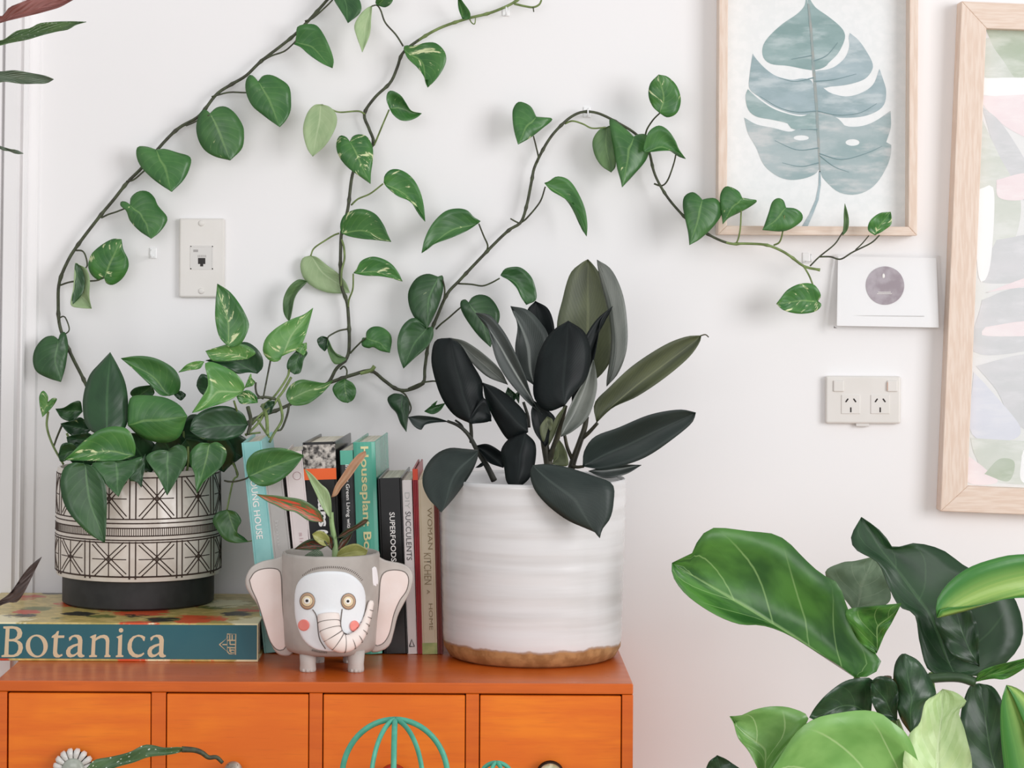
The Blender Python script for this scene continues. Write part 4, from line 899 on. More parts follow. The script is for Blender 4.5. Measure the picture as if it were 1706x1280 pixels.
slab('ear', 'e', '360,360 300,388 200,410 125,450 85,520 84,590 120,655 170,730 212,850 250,965 290,1050 340,1086 420,1070 440,900 440,600 420,420', DE - 0.012, 0.020, M['ele_edge'], epot, 56, 3.2)
slab('ear', 'e', '1000,350 1080,400 1180,420 1250,450 1282,520 1262,620 1222,700 1172,800 1142,920 1112,1010 1050,1052 970,1050 930,900 930,600 940,420', DE - 0.012, 0.020, M['ele_edge'], epot, 56, 3.2)
slab('inner_ear', 'e', '113,545 150,490 220,465 310,470 334,520 340,650 350,800 371,960 362,1030 312,1042 262,985 222,865 172,705 130,610', DE + 0.0065, 0.0022, M['ele_pink'], epot, 48, 1.0)
slab('inner_ear', 'e', '1040,680 1050,545 1080,490 1150,475 1220,490 1246,540 1230,620 1182,690 1140,790 1110,920 1070,990 1020,1012 1006,990 1020,850', DE + 0.0065, 0.0022, M['ele_pink'], epot, 48, 1.0)
for iel in ('113,545 150,490 220,465 310,470 334,520 340,650 350,800 371,960 362,1030 312,1042 262,985 222,865 172,705 130,610', '1040,680 1050,545 1080,490 1150,475 1220,490 1246,540 1230,620 1182,690 1140,790 1110,920 1070,990 1020,1012 1006,990 1020,850'):
    pts_ = C('e', iel); pts_ = cr(pts_ + [pts_[0]], 60); mb = MB(); mb.tube([P(p.x, p.y, DE + 0.0082) for p in inset(pts_[:-1], -0.8)] + [P(inset(pts_[:-1], -0.8)[0].x, inset(pts_[:-1], -0.8)[0].y, DE + 0.0082)], 0.0005, 5); mb.build('ear_outline', M['ele_line'], epot, False)
for lx, dd in ((513, DE + 0.036), (593, DE + 0.036), (527, DE - 0.04), (585, DE - 0.04)):
    q = P(lx, 1110, dd); mb = MB()
    rl_ = 13.5 * (DW - dd) / F
    mb.lathe([(0.001, ZT), (rl_ * 0.98, ZT), (rl_ * 1.02, ZT + 0.003), (rl_ * 0.97, ZT + 0.010), (rl_ * 1.1, ze0 + 0.008), (0.001, ze0 + 0.009)], (q.x, -dd, 0), 20)
    for k in range(-1, 2):
        a = k * 0.55; mb.lathe([(0.0001, ZT), (0.0028, ZT + 0.0006), (0.0024, ZT + 0.004), (0.0001, ZT + 0.0052)], (q.x + rl_ * 0.88 * math.sin(a), -dd - rl_ * 0.88 * math.cos(a), 0), 10)
    mb.build('foot', M['ele_edge'], ele)
de = DE
def al(base, A, tip, B, d0, d1, mat, k='k', cup=0.004): return leaf(ele, k, base, A, tip, B, d0, d1, mat, cup, 0, 0.45, 0.0006)
M['ag_stem'] = plain('aglaonema_stem', '9fb882', 0.5, '86a468', 60)
stem(ele, 'e', '722,400 722,330 715,240 700,150 695,60', (de, de), 0.0045, 'ag_stem', 'stem', 0.003, seg=8)
al('1130,1275', '1080,1280 950,1262 800,1165 680,1140 560,1080 460,1035', '335,950', '1110,1200 1075,1140 960,1055 850,1008 700,985 560,966 430,958', de + 0.0, de + 0.03, 'a0')
al('1215,1240', '1165,1180 1100,1080 1030,920 960,770', '912,655', '1225,1130 1215,1000 1175,895 1095,825 1000,720', de + 0.01, de + 0.02, 'a1')
al('1225,985', '1265,860 1330,755 1440,590 1540,478', '1625,438', '1290,960 1345,870 1450,745 1545,610 1632,490', de - 0.01, de - 0.02, 'a2', cup=0.003)
al('735,245', '790,190 870,150 930,108', '962,115', '780,235 870,185 930,150', de + 0.005, de - 0.0, 'a3', 'e')
al('660,300', '600,330 520,330', '432,322', '640,270 570,248 500,270', de + 0.02, de + 0.02, 'a3', 'e')
al('680,290', '640,300 580,260', '560,215', '680,240 640,200 600,192', de + 0.02, de + 0.03, 'a4', 'e')
al('735,375', '750,335 800,300 880,285', '955,330', '800,380 880,375 940,365', de + 0.02, de + 0.035, 'a4', 'e')
al('700,330', '660,290 640,250', '650,215', '715,280 700,230', de + 0.02, de + 0.02, 'a3', 'e')
al('640,372', '560,376', '500,372', '620,335 560,335', de + 0.035, de + 0.03, 'b4', 'e', 0.001)
al('735,330', '760,260 800,235', '850,200', '770,330 820,270', de - 0.01, de - 0.02, 'a3', 'e')

# ------------------------------------------------------------------ wall plates
def bx(px0, px1, py0, py1, d0, d1):
    a, b = P(px0, (py0 + py1) / 2, d1), P(px1, (py0 + py1) / 2, d1); t, u = P((px0 + px1) / 2, py0, d1), P((px0 + px1) / 2, py1, d1)
    return (a.x, b.x, -d1, -d0, u.z, t.z)
q = P(336, 430, 0)
tel = thing('phone_socket', 'tall cream wall plate with a small phone jack, left of the middle vine', 'socket', (q.x, 0, q.z))
mb = MB(); mb.box(*bx(298, 374, 364, 496, 0, 0.0095)); bevel(mb.build('plate', M['plastic'], tel, False), 0.003, 3)
for py in (372, 485):
    c = P(335.5, py, 0.0095); mb = MB(); mb.lathe([(0.0045, 0), (0.0045, 0.0007), (0.0035, 0.0012), (0.0001, 0.0012)], (0, 0, 0), 20)
    mb.v = [(c.x + v[0], -0.0095 - v[2], c.z + v[1]) for v in mb.v]; mb.build('screw_cap', M['plastic'], tel)
mb = MB()
for b_ in ((317, 319, 410, 449), (353, 355, 410, 449), (317, 355, 409, 411.5), (317, 355, 447, 449)): mb.box(*bx(*b_, 0.0085, 0.0102))
mb.box(*bx(319, 353, 411, 447, 0.0085, 0.0098)); jk = mb.build('jack', M['plastic_side'], tel, False)
mb = MB(); mb.box(*bx(330, 342, 430, 440, 0.0095, 0.0102)); mb.box(*bx(333.5, 338.5, 440, 444, 0.0095, 0.0102)); mb.build('jack_opening', M['black_hole'], jk, False)
mb = MB()
for i in range(6): mb.box(*bx(329.6 + i * 2.5, 330.8 + i * 2.5, 425, 429, 0.0095, 0.0100))
mb.box(*bx(322, 330, 416, 420, 0.0095, 0.0099)); mb.build('jack_marks', plain('grey_print', 'a9a5a2', 0.6), jk, False)
q = P(1437, 667, 0)
gpo = thing('power_outlet', 'cream double power point with two switches on the right wall', 'outlet', (q.x, 0, q.z))
mb = MB(); mb.box(*bx(1376, 1501, 627, 706, 0, 0.012)); bevel(mb.build('plate', M['plastic'], gpo, False), 0.003, 3)
mb = MB(); mb.box(*bx(1426, 1448, 704, 711, 0.0, 0.009)); bevel(mb.build('cable_notch', M['plastic_side'], gpo, False), 0.001)
for (a, b) in ((1388.5, 1406.5), (1478, 1496)):
    mb = MB(); mb.box(*bx(a, b, 634, 653, 0.011, 0.0145)); sw = bevel(mb.build('switch', M['plastic'], gpo, False), 0.002, 3)
    if a > 1400:
        mb = MB(); mb.box(*bx(1478, 1479.2, 637, 651, 0.0146, 0.0150)); mb.build('switch_mark', plain('red_mark', 'c79d88', 0.5), sw, False)
for cx_ in (1417.5, 1466.5):
    mb = MB(); mb.box(*bx(cx_ - 16, cx_ + 16, 658, 690, 0.011, 0.0132)); so = bevel(mb.build('socket_face', M['plastic'], gpo, False), 0.002, 2)
    mb = MB(); d_ = 0.0133
    for x0, y0, x1, y1 in ((-8.5, 670, -4.5, 664.5), (8.5, 670, 4.5, 664.5), (0, 679, 0, 687)):
        a, b = P(cx_ + x0, y0, d_), P(cx_ + x1, y1, d_); mb.tube([a, b], 0.0011, 4)
    mb.build('pin_slots', M['black_hole'], so, False)
# clips
for px, py, lab in ((255, 422, 'empty milky adhesive clip on the wall left of phone socket'), (978, 187, 'milky adhesive clip holding the vine at the crest of its arch'), (843, 18, 'milky adhesive clip under the vine tip at top centre'), (1343, 430, 'milky adhesive clip holding the vine end below the leaf print')):
    d = 0.0015; c = P(px, py, 0); t = thing('vine_clip', lab, 'clip', (c.x, 0, c.z), 'adhesive vine clips')
    mb = MB(); mb.box(*bx(px - 6, px + 6, py - 9, py + 9, 0, 0.002)); bevel(mb.build('adhesive_pad', M['clear_clip'], t, False), 0.001)
    z = P(px, py, 0.02).z; dep = 0.024 if px < 1300 else 0.05
    mb = MB(); mb.tube(cr([(c.x, -0.002, z - 0.005), (c.x, -dep, z - 0.0055), (c.x, -dep - 0.004, z), (c.x, -dep, z + 0.005)], 14), 0.0012, 6); mb.build('hook', M['clear_clip'], t)

# ------------------------------------------------------------------ picture of a monstera leaf
dpf, dpp = 0.035, 0.006
q = P(1363, 392, 0); pic = thing('framed_print', 'framed blue grey watercolour of one monstera leaf in pale wood frame', 'picture', (q.x, 0, q.z))
x0, x1 = P(1197, 200, dpf).x, P(1529, 200, dpf).x; xi0, xi1 = P(1212, 200, dpf).x, P(1514.5, 200, dpf).x
z0, zi0 = P(1363, 392, dpf).z, P(1363, 377, dpf).z; z1 = P(1363, -62, dpf).z; zi1 = P(1363, -47, dpf).z
def rails(parent, corners_o, corners_i, dfront, dback, mat_v, mat_h):
    """four mitred rails; corners bl, br, tr, tl as (x, z)"""
    for i in range(4):
        j = (i + 1) % 4; vs = []
        for d in (dback, dfront):
            for c in (corners_o[i], corners_o[j], corners_i[j], corners_i[i]): vs.append((c[0], -d, c[1]))
        fs = [(0, 1, 2, 3), (7, 6, 5, 4), (0, 4, 5, 1), (1, 5, 6, 2), (2, 6, 7, 3), (3, 7, 4, 0)]
        bevel(mesh('frame_rail', vs, fs, mat_h if i % 2 == 0 else mat_v, parent, False), 0.0012)
rails(pic, [(x0, z0), (x1, z0), (x1, z1), (x0, z1)], [(xi0, zi0), (xi1, zi0), (xi1, zi1), (xi0, zi1)], dpf, 0.0, M['ash'], M['ash_rail'])
mb = MB(); mb.box(xi0 - 0.003, xi1 + 0.003, -dpp, -0.001, zi0 - 0.003, zi1 + 0.003); mb.build('paper', M['paper'], pic, False)
lobes = [('560,380 510,372 430,356 340,346 297,310 295,250 330,195 400,130 480,75 520,30 530,-20 548,100 558,200', 0),
         ('571,378 562,200 550,100 538,-14 580,40 650,90 710,140 736,178 735,220 700,290 650,340 635,358 600,374', 0),
         ('765,178 810,215 850,270 887,340 882,385 840,430 750,458 660,468 620,474 578,442 573,388 640,376 690,356 740,310 762,250 758,205', 1),
         ('925,372 945,430 961,490 952,560 910,602 830,630 720,636 640,622 592,602 582,456 620,474 660,502 740,521 820,505 890,458', 1),
         ('985,598 986,690 960,776 987,774 983,850 950,930 900,1000 840,1040 770,1053 700,1036 640,985 608,935 600,800 593,610 700,640 740,680 820,683 900,656', 2),
         ('240,290 262,322 310,372 370,412 450,431 508,424 558,436 573,500 583,600 520,620 440,610 340,570 270,520 222,478 224,400', 1),
         ('214,482 270,533 350,587 440,618 510,628 583,608 588,720 520,712 446,692 430,668 350,648 260,630 215,590 201,520', 0),
         ('194,635 260,672 350,691 440,712 500,694 588,716 597,800 599,900 580,938 520,964 440,972 370,950 300,890 260,800 215,720', 2)]
for i, (o_, mi) in enumerate(lobes):
    hol = [ell(503, 745, 42, 14, 16)] if i == 7 else ([ell(780, 770, 38, 18, 16)] if i == 4 else [])
    poly('painted_lobe', o_, dpp + 0.0002 + 0.00003 * i, M['wash'][mi], pic, '4', 64, hol)
poly('painted_midrib', '536,20 546,20 562,160 578,380 592,560 602,760 606,930 600,930 590,780 578,580 564,390 552,200', dpp + 0.0007, M['wash_vein'], pic, '4', 0)
poly('painted_stalk', '598,925 607,925 608,1000 596,1080 565,1160 538,1222 508,1222 545,1160 580,1080 596,1000', dpp + 0.0007, M['wash'][1], pic, '4', 0)
# thin brushed veins
mb = MB()
for ln in ('585,600 480,606 380,580 280,520', '570,420 470,440 380,420', '590,700 500,700', '590,600 700,622 820,610 910,560', '575,440 680,430 800,400', '597,800 480,810 360,760', '600,830 720,862 850,830 940,790', '600,840 680,900 760,930', '598,880 500,900 400,880', '560,300 450,320', '570,330 640,300 700,230'):
    pts = cr(C('4', ln), 14); mb.tube([P(p.x, p.y, dpp + 0.0006) for p in pts], [0.0009 - 0.0006 * i / 14 for i in range(15)], 4)
mb.build('painted_veins', plain('watercolour_dark_vein', '86a0a4', 0.8), pic, False)

# ------------------------------------------------------------------ large crooked frame at the right edge
d2, dp2 = 0.034, 0.014
bl, tl = P(1567, 852, d2), P(1602, 2, d2)
v2 = Vector((tl.x - bl.x, tl.z - bl.z)); H2 = v2.length; v2.normalize(); u2 = Vector((v2.y, -v2.x)); W2 = 0.56; fw = 0.039
def at2(u, v): return (bl.x + u2.x * u + v2.x * v, bl.z + u2.y * u + v2.y * v)
big2 = thing('framed_print', 'large crooked pale wood frame with reflection-hazed tropical foliage print, cut by right edge', 'picture', (bl.x + W2 / 2, 0, bl.z))
rails(big2, [at2(0, 0), at2(W2, 0), at2(W2, H2), at2(0, H2)], [at2(fw, fw), at2(W2 - fw, fw), at2(W2 - fw, H2 - fw), at2(fw, H2 - fw)], d2, 0.0, M['ash'], M['ash_rail'])
def quad2(name, d, mat, e):
    c = [at2(fw - e, fw - e), at2(W2 - fw + e, fw - e), at2(W2 - fw + e, H2 - fw + e), at2(fw - e, H2 - fw + e)]
    vs = [(x, -dd, z) for dd in (d, d - 0.002) for x, z in c]
    return mesh(name, vs, [(0, 1, 2, 3), (7, 6, 5, 4), (0, 4, 5, 1), (1, 5, 6, 2), (2, 6, 7, 3), (3, 7, 4, 0)], mat, big2, False)
quad2('paper', dp2, plain('hazed_print_paper', 'ecebeb', 0.7, 'e4e6e3', 12), 0.003)
fp = {'g': watercolour('hazed_green', 'b5c1ad', 'c3ccbd', 'd8ddd3', 2.0), 'l': watercolour('hazed_lime', 'd3d8cf', 'dcdfd8', 'e6e8e4', 3.0), 'p': watercolour('hazed_pink', 'f0e2e4', 'f2e7e8', 'f5eeee', 5.0), 's': watercolour('hazed_slate', 'd2d4d5', 'dadadc', 'e2e2e4', 6.0), 'b': watercolour('hazed_lilac', 'd9dce5', 'dfe1e9', 'e6e7ec', 7.0), 'w': plain('print_white', 'f7f7f7', 0.7)}  # paper and print tones paled to hold the pane's reflection haze
FN = [0]
def fpol(m, o_, e=0.0004, k='px'):
    FN[0] += 1
    poly('printed_shape', o_, dp2 + 0.0002 + 0.00002 * FN[0], fp[m], big2, k, 40)
fpol('l', '1641,64 1700,60 1712,122 1640,128')
fpol('g', '1643,50 1690,50 1706,70 1712,120 1692,130 1672,102 1655,78', 0.0007); fpol('g', '1690,50 1760,50 1760,140 1712,92', 0.0007)
fpol('w', '1638,130 1712,130 1800,140 1800,160 1636,158'); fpol('p', '1637,160 1760,165 1780,250 1690,220 1640,178'); fpol('s', '1636,178 1668,205 1710,270 1740,330 1700,330 1660,255')
fpol('l', '1637,200 1665,260 1700,330 1690,400 1660,420 1632,330'); fpol('s', '1660,400 1800,380 1800,450 1636,470'); fpol('p', '1642,488 1712,462 1800,440 1800,462 1652,486', 0.0007)
fpol('s', '1636,500 1700,480 1800,500 1800,560 1628,590'); fpol('p', '1642,545 1712,535 1800,540 1800,556 1645,560', 0.0007); fpol('s', '1626,610 1712,590 1800,600 1800,720 1700,712 1660,650')
fpol('b', '1622,620 1650,650 1700,712 1680,734 1618,722'); fpol('l', '1617,730 1700,735 1800,740 1800,800 1660,803 1625,760'); fpol('p', '1614,760 1640,780 1662,804 1613,804', 0.0007); fpol('w', '1702,760 1712,750 1760,800 1704,804', 0.0007); fpol('g', '1640,790 1665,765 1690,770 1680,802', 0.0009)
fpol('w', '1632,315 1656,318 1650,440 1634,470 1627,420', 0.0007); fpol('p', '1660,300 1710,290 1710,330 1665,330', 0.0008)
def glass():
    m = NT('frame_glass'); t = m.t; out = t.nodes['Material Output']
    g = m.n('ShaderNodeBsdfGlossy', i_Roughness=0.03); tr = m.n('ShaderNodeBsdfTransparent'); fr = m.n('ShaderNodeMath', operation='MULTIPLY', i_0=m.n('ShaderNodeLayerWeight', i_Blend=0.12).outputs[0], i_1=0.8)
    mx = m.n('ShaderNodeMixShader', i_0=fr.outputs[0], i_1=tr.outputs[0], i_2=g.outputs[0]); t.links.new(mx.outputs[0], out.inputs[0])
    return m.m
M['glass'] = glass()
quad2('glass_pane', dp2 + 0.008, M['glass'], 0.002)

# ------------------------------------------------------------------ plastic sleeve with a mauve disc
q = P(1478, 490, 0); slv = thing('paper_sleeve', 'clear plastic sleeve with white card and round mauve label pinned on wall', 'sleeve', (q.x, 0, q.z))
def sheet(name, k, c, ds, mat, n=8, wave=0.0, parent=slv, th=0.0006):
    """thin sheet through four px corners tl,tr,br,bl with a depth each"""
    vs, fs = [], []; a, b, cc, d = [Vector(p) for p in c]
    for i in range(n + 1):
        for j in range(n + 1):
            u, v = j / n, i / n; p = a.lerp(b, u).lerp(d.lerp(cc, u), v); dd = (ds[0] * (1 - u) + ds[1] * u) * (1 - v) + (ds[3] * (1 - u) + ds[2] * u) * v
            vs.append(P(p.x, p.y, dd + wave * math.sin(u * 7 + v * 5) * math.sin(v * 9 - u * 3)))
    for i in range(n):
        for j in range(n): q_ = i * (n + 1) + j; fs.append((q_, q_ + 1, q_ + n + 2, q_ + n + 1))
    o = mesh(name, vs, fs, mat, parent, wave > 0); s = o.modifiers.new('thickness', 'SOLIDIFY'); s.thickness = th; s.offset = 0
    return o
card = sheet('card', 'px', ((1396, 427), (1560, 430), (1564, 546), (1394, 543)), (0.004, 0.004, 0.016, 0.020), plain('white_card', 'eeeded', 0.6))
dsc = lambda py: 0.0045 + 0.0135 * (py - 428) / 117
vs = []; fs = []; n = 40
for i in range(n): a = 2 * math.pi * i / n; x, y = 1474.5 + 32 * math.cos(a), 476 + 32 * math.sin(a); vs.append(P(x, y, dsc(y) + 0.0012))
vs += [Vector((v.x, v.y + 0.0008, v.z)) for v in vs]
fs = [tuple(range(n)), tuple(reversed(range(n, 2 * n)))] + [(i, i + n, (i + 1) % n + n, (i + 1) % n) for i in range(n)]
lab = mesh('round_label', vs, fs, plain('mauve_print', '9d9197', 0.35, 'b3aab0', 55), card, False)
mb = MB()
for y, a, b in ((487, 1463, 1484), (489.5, 1461, 1486)): mb.tube([P(a, y, dsc(y) + 0.0016), P(b, y, dsc(y) + 0.0016)], 0.0006, 4)
mb.lathe([(0.0001, 0), (0.003, 0), (0.0018, 0.0006), (0.0001, 0.0007)], (0, 0, 0), 8)
c = P(1472, 460, dsc(460) + 0.0014); nn = 8 * 4
mb.v[-nn:] = [(c.x + v[0] * 0.7, c.y - v[2], c.z + v[1] * 1.3) for v in mb.v[-nn:]]
mb.build('label_print', M['white_ink'], card, False)
mb = MB(); mb.tube([P(1417, 526, dsc(526) + 0.0012), P(1540, 527, dsc(526) + 0.0012)], 0.0004, 4); mb.build('printed_line', M['pale_ink'], card, False)
def film():
    m = NT('clear_film'); t = m.t; out = t.nodes['Material Output']
    g = m.n('ShaderNodeBsdfGlossy', i_Roughness=0.08); tr = m.n('ShaderNodeBsdfTransparent'); fr = m.n('ShaderNodeMath', operation='MULTIPLY', i_0=m.n('ShaderNodeLayerWeight', i_Blend=0.12).outputs[0], i_1=0.8)
    b = m.n('ShaderNodeBump', i_Height=m.noise(m.gen(), 35, 2), i_Strength=0.6, i_Distance=0.004); m.put(g.inputs['Normal'], b.outputs[0])
    mx = m.n('ShaderNodeMixShader', i_0=fr.outputs[0], i_1=tr.outputs[0], i_2=g.outputs[0]); t.links.new(mx.outputs[0], out.inputs[0]); return m.m
sheet('plastic_film', 'px', ((1391, 424), (1565, 426), (1568, 550), (1389, 547)), (0.006, 0.006, 0.020, 0.024), film(), 14, 0.0005, slv, 0.0003)

# ------------------------------------------------------------------ fiddle-leaf fig on the floor, right
fx, fy = P(1500, 1200, 0.48).x, -0.48
fig = thing('potted_fiddle_leaf_fig', 'fiddle leaf fig with broad glossy green leaves standing right of the cabinet', 'plant', (fx, fy, 0))
M['bark'] = plain('fig_bark', '6b5a45', 0.8, '54462f', 60, 0.4); M['fig_pot'] = plain('grey_floor_pot', '8f8f8c', 0.6, '868683', 30)
mb = MB(); mb.lathe([(0.001, 0), (0.12, 0), (0.125, 0.005), (0.15, 0.27), (0.152, 0.28), (0.143, 0.28), (0.14, 0.25), (0.001, 0.25)], (fx, fy, 0), 48); autosmooth(mb.build('pot', M['fig_pot'], fig), 40)
mb = MB(); mb.lathe([(0.14, 0.251), (0.001, 0.26)], (fx, fy, 0), 32); mb.build('soil', M['soil'], fig)
top = P(1478, 1128, 0.48)
mb = MB(); mb.tube(cr([(fx, fy, 0.25), (fx + 0.02, fy, 0.5), (fx - 0.01, fy + 0.01, 0.75), tuple(top)], 24), [0.012 - 0.006 * i / 24 for i in range(25)], 10); mb.build('trunk', M['bark'], fig)
def fl(base, A, tip, B, d0, d1, mat, cup=0.015, bow=0.0, k='f', mid=0.45, rip=0.004): return leaf(fig, k, base, A, tip, B, d0, d1, mat, cup, bow, mid, rip)
M['fig_branch'] = plain('fig_green_branch', '35502f', 0.5, '2b4428', 50)
M['fig_stalk'] = plain('fig_stalk', '7f9a58', 0.5, '6a8448', 50)
fl('930,505', '880,440 788,322 860,272 930,262', '1012,243', '1078,458 1085,380 1050,290', 0.34, 0.30, 'f4', 0.01)
fl('1600,1300', '1440,1219 1412,1000 1450,850', '1500,828', '1640,1150 1620,960 1570,850', 0.42, 0.40, 'f1', 0.01)
fl('1390,790', '1270,772 1225,640 1202,512 1130,472 1080,380 1030,270 932,212 908,150', '955,60', '1560,780 1700,620 1640,400 1440,290 1330,212 1200,180 1110,208 1060,140 1000,90', 0.44, 0.38, 'f1', 0.012, mid=0.2)
fl('1500,750', '1380,700 1300,560 1310,480', '1380,470', '1500,700 1490,560 1450,480', 0.46, 0.45, 'f1', 0.006)
fl('925,800', '850,742 750,682 620,602 500,560 400,556 300,520 200,460 130,400 85,330', '82,272', '1000,792 1046,742 1030,700 960,620 895,490 850,370 770,322 690,250 620,178 550,138 440,126 310,110 245,120 195,180 165,240 110,252', 0.50, 0.42, 'f0', 0.03, bow=-0.02, mid=0.05)
fl('1025,690', '950,640 905,560 888,490 1000,472', '1140,458', '1065,600 1100,540', 0.505, 0.54, 'f0', 0.006)
fl('1480,820', '1500,778 1560,750 1640,730', '1800,690', '1560,806 1640,800', 0.5, 0.56, 'f0', 0.01)
fl('1000,960', '900,1010 780,1010', '715,985', '1010,820 960,803 880,818 800,875 745,935', 0.5, 0.53, 'f1', 0.01, mid=0.7)
fl('1120,1000', '1050,990 1000,900', '1000,822', '1125,860 1105,815 1060,795 1025,800', 0.51, 0.52, 'f1', 0.008)
fl('1185,1062', '1132,980 1105,850 1108,750 1135,697', '1158,691', '1235,1000 1255,920 1300,880 1270,800 1220,725', 0.53, 0.52, 'f1', -0.012)
fl('1245,1330', '1050,1420 700,1420', '470,1330', '1215,1180 1168,1066 1100,1008 1040,965 960,952 850,965 740,992 650,1060 560,1200', 0.64, 0.66, 'f2', 0.02, mid=0.5)
fl('520,1330', '478,1222 435,1140 388,1080 366,1010', '348,980', '580,1190 640,1090 712,990 640,944 550,934 460,950 405,975', 0.62, 0.63, 'f2', 0.015)
fl('1300,1400', '1155,1250 1172,1075 1225,1012 1250,915 1300,880', '1330,854', '1460,1250 1436,1060 1405,960 1442,915 1392,870', 0.66, 0.62, 'f3', 0.012)
fl('320,1330', '240,1260 250,1195', '290,1160', '440,1270 350,1190', 0.6, 0.6, 'f1', 0.006)
stem(fig, 'f', '930,800 985,860 1080,880 1180,850', (0.5, 0.48), 0.004, 'fig_stalk', 'petiole'); stem(fig, 'f', '1275,780 1290,870 1310,960', (0.47, 0.5), 0.003, 'fig_stalk', 'petiole'); stem(fig, 'f', '1100,830 1270,805 1400,800 1480,822', (0.5, 0.5), 0.0065, 'fig_branch', 'branch')
stem(fig, 'f', '1390,790 1330,800 1180,820', (0.45, 0.48), 0.004, 'fig_stalk', 'petiole')
stem(fig, 'f', '1245,1330 1200,1300 1160,1200 1080,900', (0.62, 0.48), 0.004, 'fig_stalk', 'petiole'); stem(fig, 'f', '1300,1400 1240,1300 1120,1000', (0.64, 0.48), 0.004, 'fig_stalk', 'petiole')

# corn plant at the right edge
kx_, ky_ = P(1950, 1200, 0.62).x, -0.62
corn = thing('potted_corn_plant', 'corn plant with arching yellow striped leaves reaching in from the right edge', 'plant', (kx_, ky_, 0))
mb = MB(); mb.lathe([(0.001, 0), (0.1, 0), (0.12, 0.24), (0.114, 0.24), (0.11, 0.22), (0.001, 0.22)], (kx_, ky_, 0), 40); autosmooth(mb.build('pot', M['fig_pot'], corn), 40)
mb = MB(); mb.lathe([(0.11, 0.221), (0.001, 0.225)], (kx_, ky_, 0), 24); mb.build('soil', M['soil'], corn)
ctop = P(1950, 1010, 0.62)
mb = MB(); mb.tube([(kx_, ky_, 0.22), (kx_, ky_, 0.55), tuple(ctop)], [0.016, 0.015, 0.012], 10); mb.build('cane', M['bark'], corn)
def dl(base, A, tip, B, d0, d1, bow=0.0): return leaf(corn, 'f', base, A, tip, B, d0, d1, 'dr', 0.012, bow, 0.45, 0.001)
dl('2350,380', '2100,470 1706,432 1500,465 1400,476 1330,482', '1304,525', '2100,240 1706,232 1560,255 1440,300 1350,372 1302,450', 0.62, 0.66)
dl('2200,900', '1800,1500 1640,1350 1612,1200 1598,1050 1600,920', '1625,836', '2000,1250 1760,1150 1710,1020 1660,900', 0.64, 0.70)
dl('2380,400', '2450,200', '2700,150', '2520,420 2650,300', 0.62, 0.5)

# ------------------------------------------------------------------ begonia at the left edge
gx, gy = P(-190, 1200, 0.60).x, -0.60
beg = thing('potted_begonia', 'begonia with narrow wavy spotted leaves reaching in from the left edge', 'plant', (gx, gy, 0))
mb = MB(); mb.lathe([(0.001, 0), (0.09, 0), (0.11, 0.22), (0.104, 0.22), (0.1, 0.2), (0.001, 0.2)], (gx, gy, 0), 40); autosmooth(mb.build('pot', M['fig_pot'], beg), 40)
mb = MB(); mb.lathe([(0.1, 0.201), (0.001, 0.205)], (gx, gy, 0), 24); mb.build('soil', M['soil'], beg)
M['beg_stem'] = plain('begonia_cane', '6f5a48', 0.5, '5a6a40', 30)
def bpt(px, py, d): return tuple(P(px, py, d))
mb = MB(); mb.tube(cr([(gx, gy, 0.2), bpt(-180, 1150, 0.6), bpt(-170, 700, 0.58), bpt(-130, 250, 0.56), bpt(-90, 30, 0.55)], 40), [0.007 - 0.004 * i / 40 for i in range(41)], 8); mb.build('cane', M['beg_stem'], beg)
def bl_(base, A, tip, B, d0, d1, mat, k='1', cup=0.004): return leaf(beg, k, base, A, tip, B, d0, d1, mat, cup, 0, 0.45, 0.004)
bl_('-200,230', '0,152 120,120 250,90 320,70 400,45', '490,-5', '-120,60 0,110 60,50 130,20 260,-30 400,-40', 0.56, 0.54, 'b1')
bl_('-160,320', '0,300 60,285 180,262 280,232 380,208 450,195 500,165', '570,145', '-60,270 20,265 110,205 200,185 260,155 350,145 450,140', 0.57, 0.54, 'b0')
bl_('-200,500', '-60,545 0,545 40,540 150,555 230,553 310,550', '355,524', '-60,460 0,472 90,465 180,478 260,492 310,505', 0.57, 0.55, 'b4')
bl_('-150,900', '0,985 60,1000 110,1018', '155,1015', '-40,955 60,985 110,992', 0.56, 0.55, 'b4', cup=0.001)
bl_('-160,760', '-60,720 0,672 60,650 135,625', '275,350', '-80,680 0,640 75,580 150,470 210,400', 0.57, 0.56, 'b3', 'b')
bl_('300,330', '420,290 600,218 720,185 850,140 960,128 1060,112 1110,92', '1120,78', '400,200 450,160 560,140 700,105 800,55 870,52 960,72 1070,68', 0.60, 0.58, 'b2', 'z', 0.003)
stem(beg, 'z', '1090,85 1180,90 1240,110 1290,145 1350,145 1395,185', (0.58, 0.57), 0.0040, 'vine', 'leaf_tip', 0.0025)
stem(beg, 'z', '300,330 -200,700 -800,900', (0.6, 0.6), 0.003, 'beg_stem', 'petiole')
for a, b in (((-95, 40), (-50, 58)), ((-100, 70), (-40, 81)), ((-105, 130), (-50, 126)), ((-120, 215), (-38, 227)), ((-170, 1010), (-40, 1032))):
    mb = MB(); mb.tube([bpt(*a, 0.56), bpt(*b, 0.565)], 0.002, 6); mb.build('petiole', M['beg_stem'], beg)

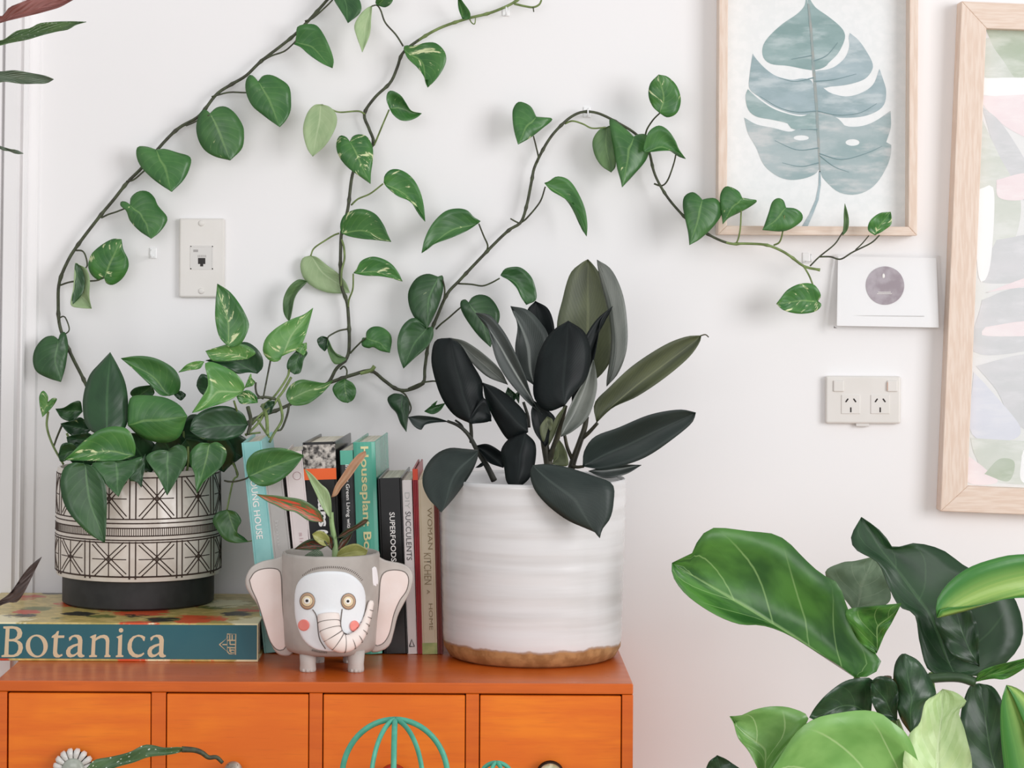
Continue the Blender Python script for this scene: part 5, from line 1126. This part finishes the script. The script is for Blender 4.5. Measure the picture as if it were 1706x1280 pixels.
# ------------------------------------------------------------------ turquoise wire cactus in front of the cabinet
M['wire'] = plain('turquoise_painted_wire', '54b095', 0.45, '479f86', 60)
cx0 = P(658, 1250, 0.64); wc = thing('wire_cactus', 'turquoise wire cactus with curved ribs standing before the red knobbed drawer', 'ornament', (cx0.x, -0.64, 0))
zt = P(658, 1199, 0.64).z; rr = 88 * 3.0 / F
for ang in (0, 57, 90, 115, 180):
    a = math.radians(ang); pts = []
    for i in range(17):
        th = math.pi / 2 * i / 16; pts.append((cx0.x + rr * math.sin(th) * math.cos(a), -0.64 - rr * 0.9 * math.sin(th) * math.sin(a), zt - rr * 1.1 * (1 - math.cos(th))))
    pts += [(pts[-1][0], pts[-1][1], zt - 0.16), (pts[-1][0] * 0.6 + cx0.x * 0.4, pts[-1][1] * 0.6 - 0.64 * 0.4, zt - 0.26)]
    mb = MB(); mb.tube(pts, 0.0036, 8, flat=0.7); mb.build('rib', M['wire'], wc)
mb = MB(); mb.tube([(cx0.x, -0.64, zt - 0.26), (cx0.x, -0.64, 0.01)], 0.006, 8); mb.build('pole', M['wire'], wc)
mb = MB(); mb.tube([(cx0.x + 0.042 * math.cos(t * math.pi / 12), -0.64 + 0.042 * math.sin(t * math.pi / 12), zt - 0.26) for t in range(25)], 0.003, 6, False); mb.tube([(cx0.x - 0.042, -0.64, zt - 0.26), (cx0.x + 0.042, -0.64, zt - 0.26)], 0.003, 6); mb.tube([(cx0.x, -0.682, zt - 0.26), (cx0.x, -0.598, zt - 0.26)], 0.003, 6); mb.build('ring', M['wire'], wc)
mb = MB(); mb.lathe([(0.001, 0), (0.09, 0), (0.09, 0.008), (0.001, 0.012)], (cx0.x, -0.64, 0), 32); mb.build('base_plate', M['wire'], wc)
ca = P(827, 1271, 0.64)
for ang in (0, 65, 115, 180):
    a = math.radians(ang); r3 = 0.0205; pts = []
    for i in range(11):
        th = math.pi / 2 * i / 10; pts.append((ca.x + r3 * math.sin(th) * math.cos(a), -0.64 - r3 * math.sin(th) * math.sin(a), ca.z - r3 * (1 - math.cos(th))))
    pts += [(pts[-1][0], pts[-1][1], ca.z - 0.06), (ca.x - 0.02, -0.64, ca.z - 0.10), (cx0.x + rr, -0.64, ca.z - 0.105)]
    mb = MB(); mb.tube(pts, 0.0028, 8, flat=0.8); mb.build('arm_rib', M['wire'], wc)
